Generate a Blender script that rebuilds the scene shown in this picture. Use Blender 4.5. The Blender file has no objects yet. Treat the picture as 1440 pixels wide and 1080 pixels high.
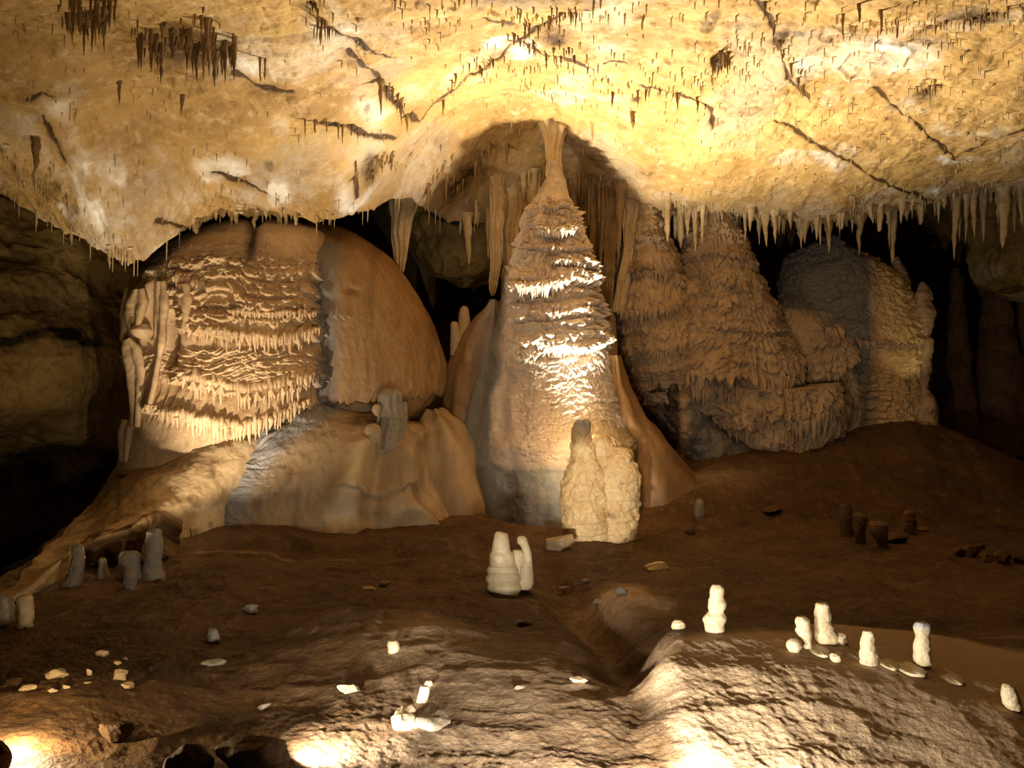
import bpy, math, random
import numpy as np

# ------------------------------------------------------------------ constants
F = 1326.0          # focal length in pixels of the 1440x1080 frame
CZ = 2.24           # camera height over the cave floor
rng = np.random.default_rng(7)
random.seed(7)
scene = bpy.context.scene
COL = scene.collection


def W(px, py, D):
    px = np.asarray(px, float); py = np.asarray(py, float); D = np.asarray(D, float)
    return np.stack(np.broadcast_arrays((px - 720) / F * D, D, CZ + (540 - py) / F * D), -1)


def ss(a, b, x):
    t = np.clip((x - a) / (b - a), 0, 1)
    return t * t * (3 - 2 * t)


# ------------------------------------------------------------------ noise
def _h(ix, iy, iz, seed):
    h = (ix.astype(np.uint32) * np.uint32(374761393) + iy.astype(np.uint32) * np.uint32(668265263)
         + iz.astype(np.uint32) * np.uint32(2147483647) + np.uint32((seed * 974634777) & 0xffffffff))
    h = (h ^ (h >> np.uint32(13))) * np.uint32(1274126177)
    h = h ^ (h >> np.uint32(16))
    h = h * np.uint32(2246822519)
    h = h ^ (h >> np.uint32(15))
    return h.astype(np.float32) * np.float32(2.0 / 4294967295.0) - np.float32(1.0)


def noise3(x, y, z, seed=0):
    x, y, z = np.broadcast_arrays(np.asarray(x, np.float32), np.asarray(y, np.float32), np.asarray(z, np.float32))
    fx = np.floor(x); fy = np.floor(y); fz = np.floor(z)
    ix = fx.astype(np.int64) & 0xffffffff; iy = fy.astype(np.int64) & 0xffffffff; iz = fz.astype(np.int64) & 0xffffffff
    tx = x - fx; ty = y - fy; tz = z - fz
    tx = tx * tx * tx * (tx * (tx * 6 - 15) + 10); ty = ty * ty * ty * (ty * (ty * 6 - 15) + 10); tz = tz * tz * tz * (tz * (tz * 6 - 15) + 10)
    r = []
    for dz in (0, 1):
        q = []
        for dy in (0, 1):
            a = _h(ix, iy + dy, iz + dz, seed); b = _h(ix + 1, iy + dy, iz + dz, seed)
            q.append(a + (b - a) * tx)
        r.append(q[0] + (q[1] - q[0]) * ty)
    return r[0] + (r[1] - r[0]) * tz


def fbm(x, y, z, octv=4, seed=0, gain=0.5, ridge=False):
    s = 0; a = 1.0; n = 0.0
    for o in range(octv):
        k = 2.03 ** o
        v = noise3(np.asarray(x) * k + 13.7 * o, np.asarray(y) * k - 7.1 * o, np.asarray(z) * k + 3.3 * o, seed + o)
        if ridge:
            v = 1 - 2 * np.abs(v)
        s = s + a * v; n += a; a *= gain
    return s / n


# ------------------------------------------------------------------ mesh building
def raw_mesh(name, V, Q=None, T=None):
    me = bpy.data.meshes.new(name)
    V = np.ascontiguousarray(V, np.float32)
    Q = np.zeros((0, 4), np.int32) if Q is None else np.asarray(Q, np.int32)
    T = np.zeros((0, 3), np.int32) if T is None else np.asarray(T, np.int32)
    me.vertices.add(len(V)); me.vertices.foreach_set('co', V.ravel())
    li = np.concatenate([Q.ravel(), T.ravel()]).astype(np.int32)
    me.loops.add(len(li)); me.loops.foreach_set('vertex_index', li)
    n = len(Q) + len(T)
    me.polygons.add(n)
    st = np.concatenate([np.arange(len(Q)) * 4, len(Q) * 4 + np.arange(len(T)) * 3]).astype(np.int32)
    tot = np.concatenate([np.full(len(Q), 4), np.full(len(T), 3)]).astype(np.int32)
    me.polygons.foreach_set('loop_start', st); me.polygons.foreach_set('loop_total', tot)
    me.polygons.foreach_set('use_smooth', np.ones(n, bool))
    me.update(calc_edges=True)
    return me


def grid_faces(R, C, wrap=False, off=0):
    i = np.arange(R - 1)[:, None]; j = np.arange(C if wrap else C - 1)[None, :]
    a = i * C + j; b = i * C + (j + 1) % C
    return np.stack([a, a + C, b + C, b], -1).reshape(-1, 4) + off


class Geo:
    """vertices, quads, triangles and a per-vertex mask (grey, pale, dark) of one mesh"""
    def __init__(s):
        s.V = []; s.Q = []; s.T = []; s.M = []; s.n = 0

    def add(s, V, Q=None, T=None, M=None):
        V = np.asarray(V, float).reshape(-1, 3)
        s.V.append(V)
        if Q is not None and len(Q): s.Q.append(np.asarray(Q) + s.n)
        if T is not None and len(T): s.T.append(np.asarray(T) + s.n)
        s.M.append(np.zeros((len(V), 3)) if M is None else np.asarray(M, float).reshape(-1, 3))
        s.n += len(V)
        return s

    def build(s, name, mat, parent=None, origin=None, flip=False):
        V = np.concatenate(s.V)
        Q = np.concatenate(s.Q) if s.Q else np.zeros((0, 4), int)
        T = np.concatenate(s.T) if s.T else np.zeros((0, 3), int)
        if flip:
            Q = Q[:, ::-1]; T = T[:, ::-1]
        if origin is None:
            if parent is not None:
                origin = np.zeros(3)
                V = V - np.array(parent['_o'])
            else:
                lo = V.min(0); hi = V.max(0)
                origin = np.array([(lo[0] + hi[0]) / 2, (lo[1] + hi[1]) / 2, lo[2]])
                V = V - origin
        else:
            V = V - np.asarray(origin)
        me = raw_mesh(name, V, Q, T)
        M = np.concatenate(s.M)
        if np.abs(M).max() > 0:
            at = me.color_attributes.new('mask', 'FLOAT_COLOR', 'POINT')
            buf = np.ones((len(M), 4), np.float32); buf[:, :3] = M
            at.data.foreach_set('color', buf.ravel())
        me.materials.append(mat)
        o = bpy.data.objects.new(name, me); COL.objects.link(o)
        if parent is not None:
            o.parent = parent
        o.location = tuple(float(v) for v in origin)
        return o


def tag(o, label=None, cat=None, group=None, kind=None):
    if label: o['label'] = label
    if cat: o['category'] = cat
    if group: o['group'] = group
    if kind: o['kind'] = kind
    return o


def empty(name, loc, label, cat, group=None):
    o = bpy.data.objects.new(name, None); COL.objects.link(o)
    o.location = tuple(float(v) for v in loc); o.empty_display_size = 0.1
    o['_o'] = [float(v) for v in loc]
    return tag(o, label, cat, group)


def normals(P, wrap):
    if wrap:
        du = np.roll(P, -1, 1) - np.roll(P, 1, 1)
    else:
        du = np.gradient(P, axis=1)
    dv = np.gradient(P, axis=0)
    N = np.cross(dv, du)
    return N / np.maximum(np.linalg.norm(N, axis=-1, keepdims=True), 1e-9)


def thetas(nf, nb=24, half=1.9):
    a = np.linspace(-half, half, nf)
    b = np.linspace(half, 2 * math.pi - half, nb + 2)[1:-1]
    return np.concatenate([a, b])


def smooth1(a, k):
    if k < 1: return a
    w = np.hanning(2 * k + 3)[1:-1]; w /= w.sum()
    return np.convolve(np.pad(a, k, mode='edge'), w, 'valid')


def loft(rows, D, ry, nf=200, nz=200, disp=None, nb=24, smooth=0.04, power=2.0, mask=None, geo=None, cap=True, capr=0.0):
    """Body of revolution-like rings. rows: (py, xl, xr[, D, ry]) from top to bottom, read at its own depth D (metres);
    ry is the half depth: a number (metres) or 'r*k'. disp(P, N, th, s, z) -> outward offset."""
    rows = [tuple(r) for r in rows]
    py = np.array([r[0] for r in rows], float)
    Dc = np.array([r[3] if len(r) > 3 else D for r in rows], float)
    L = (np.array([r[1] for r in rows], float) - 720) / F * Dc
    Rr = (np.array([r[2] for r in rows], float) - 720) / F * Dc
    z = CZ + (540 - py) / F * Dc
    if isinstance(ry, str):
        k = float(ry.split('*')[1]); RY = (Rr - L) / 2 * k
    else:
        RY = np.full(len(rows), float(ry))
    RY = np.array([r[4] if len(r) > 4 else RY[i] for i, r in enumerate(rows)], float)
    t0 = np.concatenate([[0], np.cumsum(np.hypot(np.diff(z), 0.5 * np.diff(Rr - L)))]); t0 /= t0[-1]
    t = np.linspace(0, 1, nz)
    k = int(nz * smooth)
    g = lambda a: smooth1(np.interp(t, t0, a), k)
    z, L, Rr, RY, Dc = g(z), g(L), g(Rr), g(RY), g(Dc)
    th = thetas(nf, nb)
    c, s = np.cos(th), np.sin(th)
    if power != 2.0:
        e = 2.0 / power
        c = np.sign(c) * np.abs(c) ** e; s = np.sign(s) * np.abs(s) ** e
    rx = (Rr - L) / 2; cx = (L + Rr) / 2
    P = np.stack([cx[:, None] + rx[:, None] * s[None], Dc[:, None] - RY[:, None] * c[None], np.repeat(z[:, None], len(th), 1)], -1)
    N = normals(P, True)
    arc = th[None, :] * (0.5 * (rx + RY))[:, None]
    arc0 = np.where(np.abs(th) > math.pi, th - 2 * math.pi, th)[None, :] * float(np.mean(0.5 * (rx + RY)))
    if disp is not None:
        d = disp(P, N, np.repeat(th[None], nz, 0), arc0 + 0 * arc, P[..., 2])
        P = P + N * d[..., None]
    LAST[0] = P
    M = None
    if mask is not None:
        M = mask(P, N)
    V = P.reshape(-1, 3)
    C = len(th)
    Q = grid_faces(nz, C, True)
    T = []
    if cap:
        top = P[0].mean(0) + np.array([0, 0, capr]); bot = P[-1].mean(0)
        V = np.vstack([V, top, bot]); n = nz * C
        j = np.arange(C)
        T = np.vstack([np.stack([j, (j + 1) % C, np.full(C, n)], -1)[:, [0, 1, 2]],
                       np.stack([(j + 1) % C + (nz - 1) * C, j + (nz - 1) * C, np.full(C, n + 1)], -1)])
        if M is not None:
            M = np.vstack([M.reshape(-1, 3), M[0].mean(0), M[-1].mean(0)])
    g_ = geo or Geo()
    g_.add(V, Q, T, M)
    return g_


LAST = [None]


def fringe(P, line, D, TL, w, mat, parent, seed=0, thick=0.7, name='drip_fringe', out=0.0):
    """a curtain of drip teeth hanging from the lip of a ledge; line in pixels read at depth D, TL and w in metres"""
    r = np.random.default_rng(seed)
    l = np.array(line, float); lx = (l[:, 0] - 720) / F * D; lz = CZ + (540 - l[:, 1]) / F * D
    A = P.reshape(-1, 3)
    A = A[A[:, 1] < np.median(A[:, 1])]
    g = Geo(); nz, nt = 13, 9
    t = np.linspace(0, 1, nz); th = np.linspace(0, 2 * math.pi, nt, endpoint=False)
    x = lx[0]
    span = lx[-1] - lx[0]
    while x < lx[-1]:
        ww = w * r.uniform(0.55, 1.5)
        z0 = float(np.interp(x, lx, lz)) + r.normal() * 0.015
        k = np.abs(A[:, 0] - x) + np.abs(A[:, 2] - z0)
        near_ = A[k < max(0.05, k.min() * 1.2)]
        y0 = near_[:, 1].min() + 0.34 * ww * thick - out
        if x > lx[0]:
            y0 = min(max(y0, yp - .45 * ww * thick), yp + .45 * ww * thick)
        yp = y0
        u = (x - lx[0]) / span
        L = TL * r.uniform(0.3, 1.0) ** 0.8 * float(ss(0, .12, u) * (1 - ss(.88, 1, u)) * .7 + .3)
        rad = 0.5 * ww * (1.15 * (1 - t ** 1.5) * 0.85 + 0.12); rad[-1] = 0.04 * ww; rad[0] *= 0.25; rad[1] *= 0.6; rad[2] *= 0.85
        rad = rad * (1 + 0.10 * r.normal(size=nz))
        cx = x + 0.10 * ww * np.cumsum(r.normal(size=nz)) * .4
        cy = y0 + 0.08 * L * t + 0.6 * ww * np.clip(1 - t / .3, 0, 1) ** 1.5 + .02 * np.cumsum(r.normal(size=nz)) * ww
        V = np.stack([cx[:, None] + rad[:, None] * np.sin(th), cy[:, None] - thick * rad[:, None] * np.cos(th), np.repeat((z0 + 0.35 * L + .05 - t * (L * 1.35 + .05))[:, None], nt, 1)], -1)
        V = np.vstack([V.reshape(-1, 3), V[0].mean(0), V[-1].mean(0) - np.array([0, 0, .004])])
        j = np.arange(nt); n = nz * nt
        T = np.vstack([np.stack([j, (j + 1) % nt, np.full(nt, n)], -1), np.stack([(j + 1) % nt + (nz - 1) * nt, j + (nz - 1) * nt, np.full(nt, n + 1)], -1)])
        g.add(V, grid_faces(nz, nt, True), T)
        x += ww * r.uniform(.42, .62)
    return g.build(name, mat, parent)


def cr(a, t):
    """uniform Catmull-Rom along axis 0 at parameters t in [0, n-1]"""
    n = len(a)
    i = np.clip(np.floor(t).astype(int), 0, n - 2); f = (t - i)
    ap = np.concatenate([[2 * a[0] - a[1]], a, [2 * a[-1] - a[-2]]])
    sh = (len(t),) + (1,) * (a.ndim - 1)
    f = f.reshape(sh)
    p0, p1, p2, p3 = ap[i], ap[i + 1], ap[i + 2], ap[i + 3]
    return 0.5 * (2 * p1 + (-p0 + p2) * f + (2 * p0 - 5 * p1 + 4 * p2 - p3) * f * f + (-p0 + 3 * p1 - 3 * p2 + p3) * f ** 3)


def patch(net, nu, nv, disp=None, mask=None, back=None, geo=None, world=False):
    """smooth surface through a net of (px, py, D) points; rows go down, columns go right. back=(dx,dy,dz): closed by a skirt."""
    A = np.array(net, float)
    P = A if world else W(A[..., 0], A[..., 1], A[..., 2])
    P = cr(P, np.linspace(0, P.shape[0] - 1, nv))
    P = np.swapaxes(cr(np.swapaxes(P, 0, 1), np.linspace(0, P.shape[1] - 1, nu)), 0, 1)
    N = normals(P, False)
    if disp is not None:
        P = P + N * disp(P, N)[..., None]
    M = mask(P, N).reshape(-1, 3) if mask is not None else None
    g = geo or Geo()
    V = P.reshape(-1, 3); Q = grid_faces(nv, nu)
    if back is not None:
        b = np.array(back, float)
        idx = np.concatenate([np.arange(nu), np.arange(1, nv) * nu + nu - 1, (nv - 1) * nu + np.arange(nu - 2, -1, -1), np.arange(nv - 2, 0, -1) * nu])
        n = len(V); m = len(idx)
        V2 = V[idx] + b
        k = np.arange(m)
        S = np.stack([idx[k], idx[(k + 1) % m], n + (k + 1) % m, n + k], -1)
        ctr = V2.mean(0)
        T = np.stack([n + k, n + (k + 1) % m, np.full(m, n + m)], -1)
        V = np.vstack([V, V2, ctr]); Q = np.vstack([Q, S])
        if M is not None:
            M = np.vstack([M, M[idx], np.zeros(3)])
        g.add(V, Q, T, M)
    else:
        g.add(V, Q, None, M)
    return g


# ------------------------------------------------------------------ relief
def tiers(x, z, s, specs, D):
    """Overlapping flowstone ledges with dripping lower edges.
    spec: (pixel line [(px,py),...], A bulge, H decay up, TL tooth length, freq, seed)"""
    out = np.zeros_like(x)
    for (line, A, H, TL, fr, sd) in specs:
        l = np.array(line, float)
        lx = (l[:, 0] - 720) / F * D; lz = CZ + (540 - l[:, 1]) / F * D
        zf = np.interp(x, lx, lz) + 0.035 * noise3(s * 2.5, 0 * s, 0 * s + sd, sd)
        fade = ss(lx[0] - 0.02, lx[0] + 0.18, x) * (1 - ss(lx[-1] - 0.18, lx[-1] + 0.02, x))
        ph = s * fr + 0.9 * noise3(s * fr * 0.6, 0 * s, 0 * s + sd, sd + 3) + 0.12 * noise3(z * 4, s * 2, 0 * s, sd + 9)
        k = np.floor(ph); fc = ph - k
        tri = 1 - np.abs(2 * fc - 1)                     # 1 at a tooth's middle
        ln = 0.35 + 0.65 * (0.5 + 0.5 * _h((k.astype(np.int64) & 0xffffffff), (k * 0).astype(np.int64), (k * 0).astype(np.int64), sd))
        low = (1 - (1 - tri ** 0.8)) * ln
        ze = zf + TL * (1 - low)
        d = z - ze
        up = np.exp(-np.maximum(d, 0) / H)
        lip = ss(-0.012, 0.03, d)
        flute = 0.30 * (1 - np.sqrt(np.clip(tri, 0, 1))) * np.exp(-np.maximum(d, 0) / (1.8 * TL + 1e-4)) * (d > -0.012)
        out += fade * (A * up * lip * (1 - flute * 1.3) - 0.4 * A * np.exp(np.minimum(d, 0) / (0.3 * H)) * (d < 0))
    return out


def scallop(x, z, s, A, k=7.0, seed=0, warp=1.0):
    """irregular little overlapping ledges, bright lips with shade under them"""
    w = 0.9 * noise3(s * 2.2, z * 1.3, 0 * s, seed) + 0.55 * noise3(s * 6.5, z * 3.0, 0 * s, seed + 1) + 0.25 * noise3(s * 15, z * 7, 0 * s, seed + 2)
    ph = z * k + w * warp
    fr = ph - np.floor(ph)
    saw = ss(0, 0.16, fr) * (1 - fr)
    amp = 0.25 + 0.75 * ss(-0.5, 0.6, noise3(s * 3.1, z * 4.2, 0 * s, seed + 5))
    return A * saw * amp


def _r1(i, j, sd):
    return 0.5 + 0.5 * _h(i.astype(np.int64) & 0xffffffff, j.astype(np.int64) & 0xffffffff, np.zeros_like(i, np.int64), sd)


def scales(s, z, A, fs, fz, seed=0, layers=3):
    """overlapping drooping lobes, like the little scales on flowstone; A metres, fs and fz lobes per metre"""
    out = 0
    w1 = noise3(s * 1.3, z * 1.1, 0 * s, seed + 7); w2 = noise3(s * 4.1, z * 2.7, 0 * s, seed + 8); w3 = noise3(s * 3.3 + 9, z * 3.1, 0 * s, seed + 9)
    for k in range(layers):
        g = 1.75 ** k
        a = (z + 0.16 * w1 + 0.07 * w2 + 0.37 * k) * fz * g
        row = np.floor(a); v = a - row
        b = (s + 0.10 * w3 + 0.05 * w2) * fs * g + 7.0 * _r1(row, row * 0, seed + k)
        col = np.floor(b); u = 2 * (b - col) - 1
        rnd = _r1(col, row, seed + 31 + k); rn2 = _r1(col, row, seed + 57 + k)
        d = v - 0.42 * u * u - 0.45 * rnd
        prof = ss(0.0, 0.16, d) * np.clip(1 - d, 0, 1) ** 1.1
        out = out + A * 0.62 ** k * prof * (0.35 + 0.9 * rn2) * np.sqrt(np.clip(1.02 - u * u, 0, 1))
    return out


def rough(P, A=0.02, f=3.0, seed=0, octv=5):
    return A * fbm(P[..., 0] * f, P[..., 1] * f, P[..., 2] * f, octv, seed)


# ------------------------------------------------------------------ materials
def lin(h):
    h = h.lstrip('#'); r = []
    for i in (0, 2, 4):
        c = int(h[i:i + 2], 16) / 255
        r.append(c / 12.92 if c <= 0.04045 else ((c + 0.055) / 1.055) ** 2.4)
    return (*r, 1.0)


def rock(name, c1, c2, c3, scale=2.0, bump=0.5, bdist=0.02, fine=40, rough_=0.6, spec=0.3, grey='#8a857c', pale='#e8dcc4', dark='#3a2814', streak=False, stretch=(1, 1, 1)):
    m = bpy.data.materials.new(name); m.use_nodes = True
    nt = m.node_tree; N = nt.nodes; L = nt.links
    N.clear()
    out = N.new('ShaderNodeOutputMaterial'); bs = N.new('ShaderNodeBsdfPrincipled')
    L.new(bs.outputs[0], out.inputs[0])
    geo = N.new('ShaderNodeNewGeometry')
    mp = N.new('ShaderNodeMapping'); mp.inputs['Scale'].default_value = stretch
    L.new(geo.outputs['Position'], mp.inputs[0])
    n1 = N.new('ShaderNodeTexNoise'); n1.inputs['Scale'].default_value = scale; n1.inputs['Detail'].default_value = 6; n1.inputs['Roughness'].default_value = 0.62
    L.new(mp.outputs[0], n1.inputs['Vector'])
    r1 = N.new('ShaderNodeValToRGB')
    e = r1.color_ramp.elements
    e[0].position = 0.33; e[0].color = lin(c1); e[1].position = 0.66; e[1].color = lin(c2)
    L.new(n1.outputs['Fac'], r1.inputs[0])
    n2 = N.new('ShaderNodeTexNoise'); n2.inputs['Scale'].default_value = scale * 5.3; n2.inputs['Detail'].default_value = 5; n2.inputs['Roughness'].default_value = 0.7
    L.new(mp.outputs[0], n2.inputs['Vector'])
    r2 = N.new('ShaderNodeMapRange'); r2.inputs[1].default_value = 0.52; r2.inputs[2].default_value = 0.74
    L.new(n2.outputs['Fac'], r2.inputs[0])

    def mix(fac, a, b, k=1.0):
        x = N.new('ShaderNodeMix'); x.data_type = 'RGBA'
        if k != 1.0:
            mm = N.new('ShaderNodeMath'); mm.operation = 'MULTIPLY'; mm.inputs[1].default_value = k
            L.new(fac, mm.inputs[0]); fac = mm.outputs[0]
        L.new(fac, x.inputs[0])
        for sock, v in ((x.inputs[6], a), (x.inputs[7], b)):
            if isinstance(v, tuple): sock.default_value = v
            else: L.new(v, sock)
        return x.outputs[2]

    col = mix(r2.outputs[0], r1.outputs[0], lin(c3), 0.75)
    at = N.new('ShaderNodeAttribute'); at.attribute_name = 'mask'
    sp = N.new('ShaderNodeSeparateColor'); L.new(at.outputs['Color'], sp.inputs[0])
    n4 = N.new('ShaderNodeTexNoise'); n4.inputs['Scale'].default_value = 7; n4.inputs['Detail'].default_value = 6; n4.inputs['Roughness'].default_value = 0.7
    L.new(mp.outputs[0], n4.inputs['Vector'])

    def brk(sock):          # break a mask's edge up with noise
        a = N.new('ShaderNodeMath'); a.operation = 'MULTIPLY_ADD'; a.inputs[1].default_value = 1.6; a.inputs[2].default_value = -0.8
        L.new(n4.outputs['Fac'], a.inputs[0])
        b = N.new('ShaderNodeMath'); b.operation = 'ADD'; L.new(a.outputs[0], b.inputs[0]); L.new(sock, b.inputs[1])
        c = N.new('ShaderNodeMath'); c.operation = 'MULTIPLY'; c.use_clamp = True
        L.new(b.outputs[0], c.inputs[0]); L.new(sock, c.inputs[1])
        d = N.new('ShaderNodeMath'); d.operation = 'MULTIPLY'; d.use_clamp = True; d.inputs[1].default_value = 1.5
        L.new(c.outputs[0], d.inputs[0])
        return d.outputs[0]

    col = mix(brk(sp.outputs[0]), col, lin(grey))
    col = mix(brk(sp.outputs[1]), col, lin(pale))
    col = mix(brk(sp.outputs[2]), col, lin(dark))
    L.new(col, bs.inputs['Base Color'])
    bs.inputs['Roughness'].default_value = rough_
    bs.inputs['Specular IOR Level'].default_value = spec
    n3 = N.new('ShaderNodeTexNoise'); n3.inputs['Scale'].default_value = fine; n3.inputs['Detail'].default_value = 5; n3.inputs['Roughness'].default_value = 0.65
    L.new(mp.outputs[0], n3.inputs['Vector'])
    b1 = N.new('ShaderNodeBump'); b1.inputs['Strength'].default_value = bump; b1.inputs['Distance'].default_value = bdist
    L.new(n3.outputs['Fac'], b1.inputs['Height'])
    L.new(b1.outputs[0], bs.inputs['Normal'])
    return m


M_ceil = rock('ceiling_limestone', '#96723d', '#c29c5c', '#d6ba8c', 1.1, 0.6, 0.025, 18, 0.65, 0.25, grey='#a89a86', pale='#efe6d6', dark='#4c3417')
M_floor = rock('floor_clay', '#3d2814', '#5a3f22', '#76603f', 1.3, 0.8, 0.03, 22, 0.7, 0.25, grey='#85725c', pale='#b09678', dark='#24170c')
M_flow = rock('flowstone_tan', '#a98a63', '#c6a67c', '#8a7055', 1.7, 0.6, 0.012, 30, 0.5, 0.35, grey='#6e6459', pale='#dcc6a0', dark='#3c2a17')
M_ochre = rock('flowstone_ochre', '#745634', '#8e6d45', '#5c4429', 1.5, 0.5, 0.012, 26, 0.5, 0.35, grey='#6e6459', pale='#c9a878', dark='#3c2a17', stretch=(1.6, 1.6, 0.5))
M_mound = rock('mound_calcite', '#80674a', '#9e8562', '#69543a', 1.5, 0.5, 0.012, 26, 0.5, 0.35, grey='#7c7670', pale='#b8a07c', dark='#3c2a17', stretch=(1.6, 1.6, 0.5))
M_cone = rock('cone_calcite', '#b5a08a', '#cbb8a2', '#a18d78', 1.8, 0.7, 0.012, 34, 0.45, 0.4, grey='#77746c', pale='#e0d0bb', dark='#3c2e22')
M_apron = rock('apron_calcite', '#927957', '#b0966f', '#7d6646', 1.6, 0.5, 0.012, 24, 0.5, 0.35, grey='#8d8884', pale='#d8c4a0', dark='#4a3520')
M_pink = rock('flowstone_pinkish', '#8c7152', '#aa8f6e', '#725c45', 1.8, 0.6, 0.014, 30, 0.5, 0.35, grey='#5f5a52', pale='#d0b078', dark='#33241a')
M_white = rock('stalagmite_calcite', '#bfaa86', '#d6c4a2', '#a28a64', 3.5, 0.6, 0.01, 40, 0.45, 0.4, grey='#a9a4a4', pale='#f4ead8', dark='#7a5a36')
M_twin = rock('twin_calcite', '#bf9f70', '#d9bf90', '#97764a', 4.0, 0.8, 0.015, 30, 0.45, 0.4, grey='#9a958e', pale='#f0e0c0', dark='#5f4426')
M_tip = rock('stalactite_dark', '#6b512f', '#8f7046', '#4a361f', 3.0, 0.5, 0.01, 40, 0.5, 0.35)
M_tipl = rock('stalactite_pale', '#a88c5e', '#cdb489', '#82683f', 3.0, 0.5, 0.01, 40, 0.5, 0.35)
M_brown = rock('dull_brown_rock', '#4d361f', '#6e5032', '#38271a', 2.5, 0.7, 0.02, 26, 0.65, 0.25)
M_wall = rock('wall_limestone', '#7d5f2e', '#a5854b', '#4c3a20', 1.2, 0.7, 0.03, 14, 0.65, 0.25, grey='#7d7365', pale='#a89468', dark='#241a0e')
M_stub = rock('stub_grey', '#6f6353', '#8a7d6a', '#544838', 3.0, 0.6, 0.012, 36, 0.55, 0.3)

# ------------------------------------------------------------------ floor
def gau(x, y, px, D, sx, sy, h, rot=0.0):
    cx = (px - 720) / F * D
    dx, dy = x - cx, y - D
    c, s = math.cos(rot), math.sin(rot)
    u = (dx * c + dy * s) / sx; v = (-dx * s + dy * c) / sy
    return h * np.exp(-0.5 * (u * u + v * v))


def poly_edge(px, py, table):
    t = np.array(table, float)
    return np.interp(py, t[:, 1], t[:, 0])


BANK = [(905, 860), (915, 900), (925, 940), (922, 975), (908, 1010), (915, 1050), (960, 1090), (1000, 1200)]


def floor_z(x, y, detail=True):
    x = np.asarray(x, float); y = np.asarray(y, float)
    z = 0 * x
    pxf = 720 + F * x / y; pyf = 540 + F * CZ / y
    # bank at the right: a hump whose crest carries the row of stalagmites
    e = np.interp(y, [5.0, 5.6, 6.0, 6.6, 7.1, 7.6, 8.3, 9.2], [1.10, 0.90, 0.80, 0.90, 1.06, 1.10, 1.00, 0.85])
    e = e + 0.10 * noise3(y * 1.7, 0 * y, 0 * y, 31)
    e = e + 0.07 * noise3(y * 4.1, 0 * y, 0 * y, 34)
    side = ss(-0.12, 0.26 + 0.5 * ss(7.0, 8.6, y), x - e)
    prof = ss(4.6, 7.3, y) * (1 - 0.95 * ss(7.25, 8.7, y))
    prof = prof * (1 - 0.35 * ss(2.6, 4.2, x))
    z = z + 0.34 * side * prof
    z = z - 0.16 * np.exp(-((x - e + 0.22) / 0.22) ** 2) * ss(6.4, 7.6, y) * (1 - ss(9.5, 12.5, y))
    # humps in the foreground middle
    z = z + gau(x, y, 740, 7.0, 0.75, 0.65, 0.13) + gau(x, y, 590, 8.0, 0.38, 0.7, 0.17, 0.2) + gau(x, y, 470, 8.4, 0.32, 0.5, 0.16)
    z = z + gau(x, y, 870, 9.6, 0.35, 0.7, 0.13)
    z = z + gau(x, y, 100, 7.0, 0.9, 0.6, 0.15) - gau(x, y, 330, 6.6, 0.5, 0.6, 0.08)
    # gully from the pair of stalagmites to the front
    gx = np.interp(y, [5, 7, 8, 9, 10, 11.5, 13], [0.75, 0.85, 0.95, 0.75, 0.5, 0.42, 0.35])
    z = z - 0.15 * np.exp(-((x - gx) / 0.25) ** 2) * ss(6.5, 8, y) * (1 - ss(11.5, 13, y))
    # rise towards the back at the right and the back left
    z = z + ss(14.4, 18.0, y) * np.interp(x, [1.4, 3.1, 4.5, 7.2, 8.3, 9.8, 12], [0.1, 0.75, 1.0, 1.5, 1.4, 0.7, 0.5]) + 0.22 * gau(x, y, 1010, 15.9, 1.2, 0.7, 1.0)
    xl = -(5.75 + (y - 10.9) * 0.2)
    z = z - 3.2 * ss(0.1, 1.0, xl - x) * ss(9.3, 10.6, y)
    # mud ledge in front of the mound
    z = z + 0.16 * ss(12.2, 12.6, y + 0.25 * noise3(x * 1.2, 0 * x, 0 * x, 5)) * ss(0.2, -0.6, x)
    if detail:
        z = z + 0.10 * fbm(x * 0.55, y * 0.55, 0 * x, 4, 11) + (0.035 + 0.02 * ss(7.5, 9, y)) * fbm(x * 2.1, y * 2.1, 0 * x, 4, 12, ridge=True) * (1 - 0.75 * side * prof)
        xr = 0.83 * x + 0.56 * y; yr = -0.56 * x + 0.83 * y
        z = z + (0.024 * (1 - 0.6 * side * prof) * fbm(xr * 5.5, yr * 4.5, 0 * x, 4, 14) + 0.009 * fbm(xr * 19, yr * 13, 0 * x, 3, 16, ridge=True)) * (0.4 + 0.6 * ss(-0.2, 0.4, noise3(x * 0.8, y * 0.8, 0 * x, 15)))
    return z


def floor_hit(px, py):
    D = np.linspace(4.2, 26, 4000)
    P = W(np.full_like(D, px), np.full_like(D, py), D)
    b = P[:, 2] <= floor_z(P[:, 0], P[:, 1])
    i = int(np.argmax(b)) if b.any() else len(D) - 1
    return float(D[i])


yy = np.exp(np.linspace(math.log(3.2), math.log(26), 760))
uu = np.concatenate([np.linspace(-1.6, -0.62, 90)[:-1], np.linspace(-0.62, 0.62, 1000), np.linspace(0.62, 1.6, 90)[1:]])
Y, U = np.meshgrid(yy, uu, indexing='ij'); X = U * Y
Z = floor_z(X, Y)
pxf = 720 + F * U; pyf = 540 + F * CZ / Y
Mf = np.zeros(X.shape + (3,))
Mf[..., 1] = 1.1 * ss(0.0, 0.4, X - 0.8) * (1 - ss(7.1, 7.8, Y + 0.5 * noise3(X * 1.5, Y * 1.5, 0 * X, 33)))
Mf[..., 0] = 0.55 * ss(-3.2, -4.6, X) * ss(8.5, 10, Y) + 0.6 * np.exp(-((X + 0.2) / 1.3) ** 2) * (1 - ss(7.6, 9.0, Y))
Mf[..., 1] += 0.5 * np.exp(-((Y - 12.1 - 0.12 * np.sin(X * 3)) / 0.06) ** 2) * ss(-4.4, -4.0, X) * ss(-1.6, -2.2, X)
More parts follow.
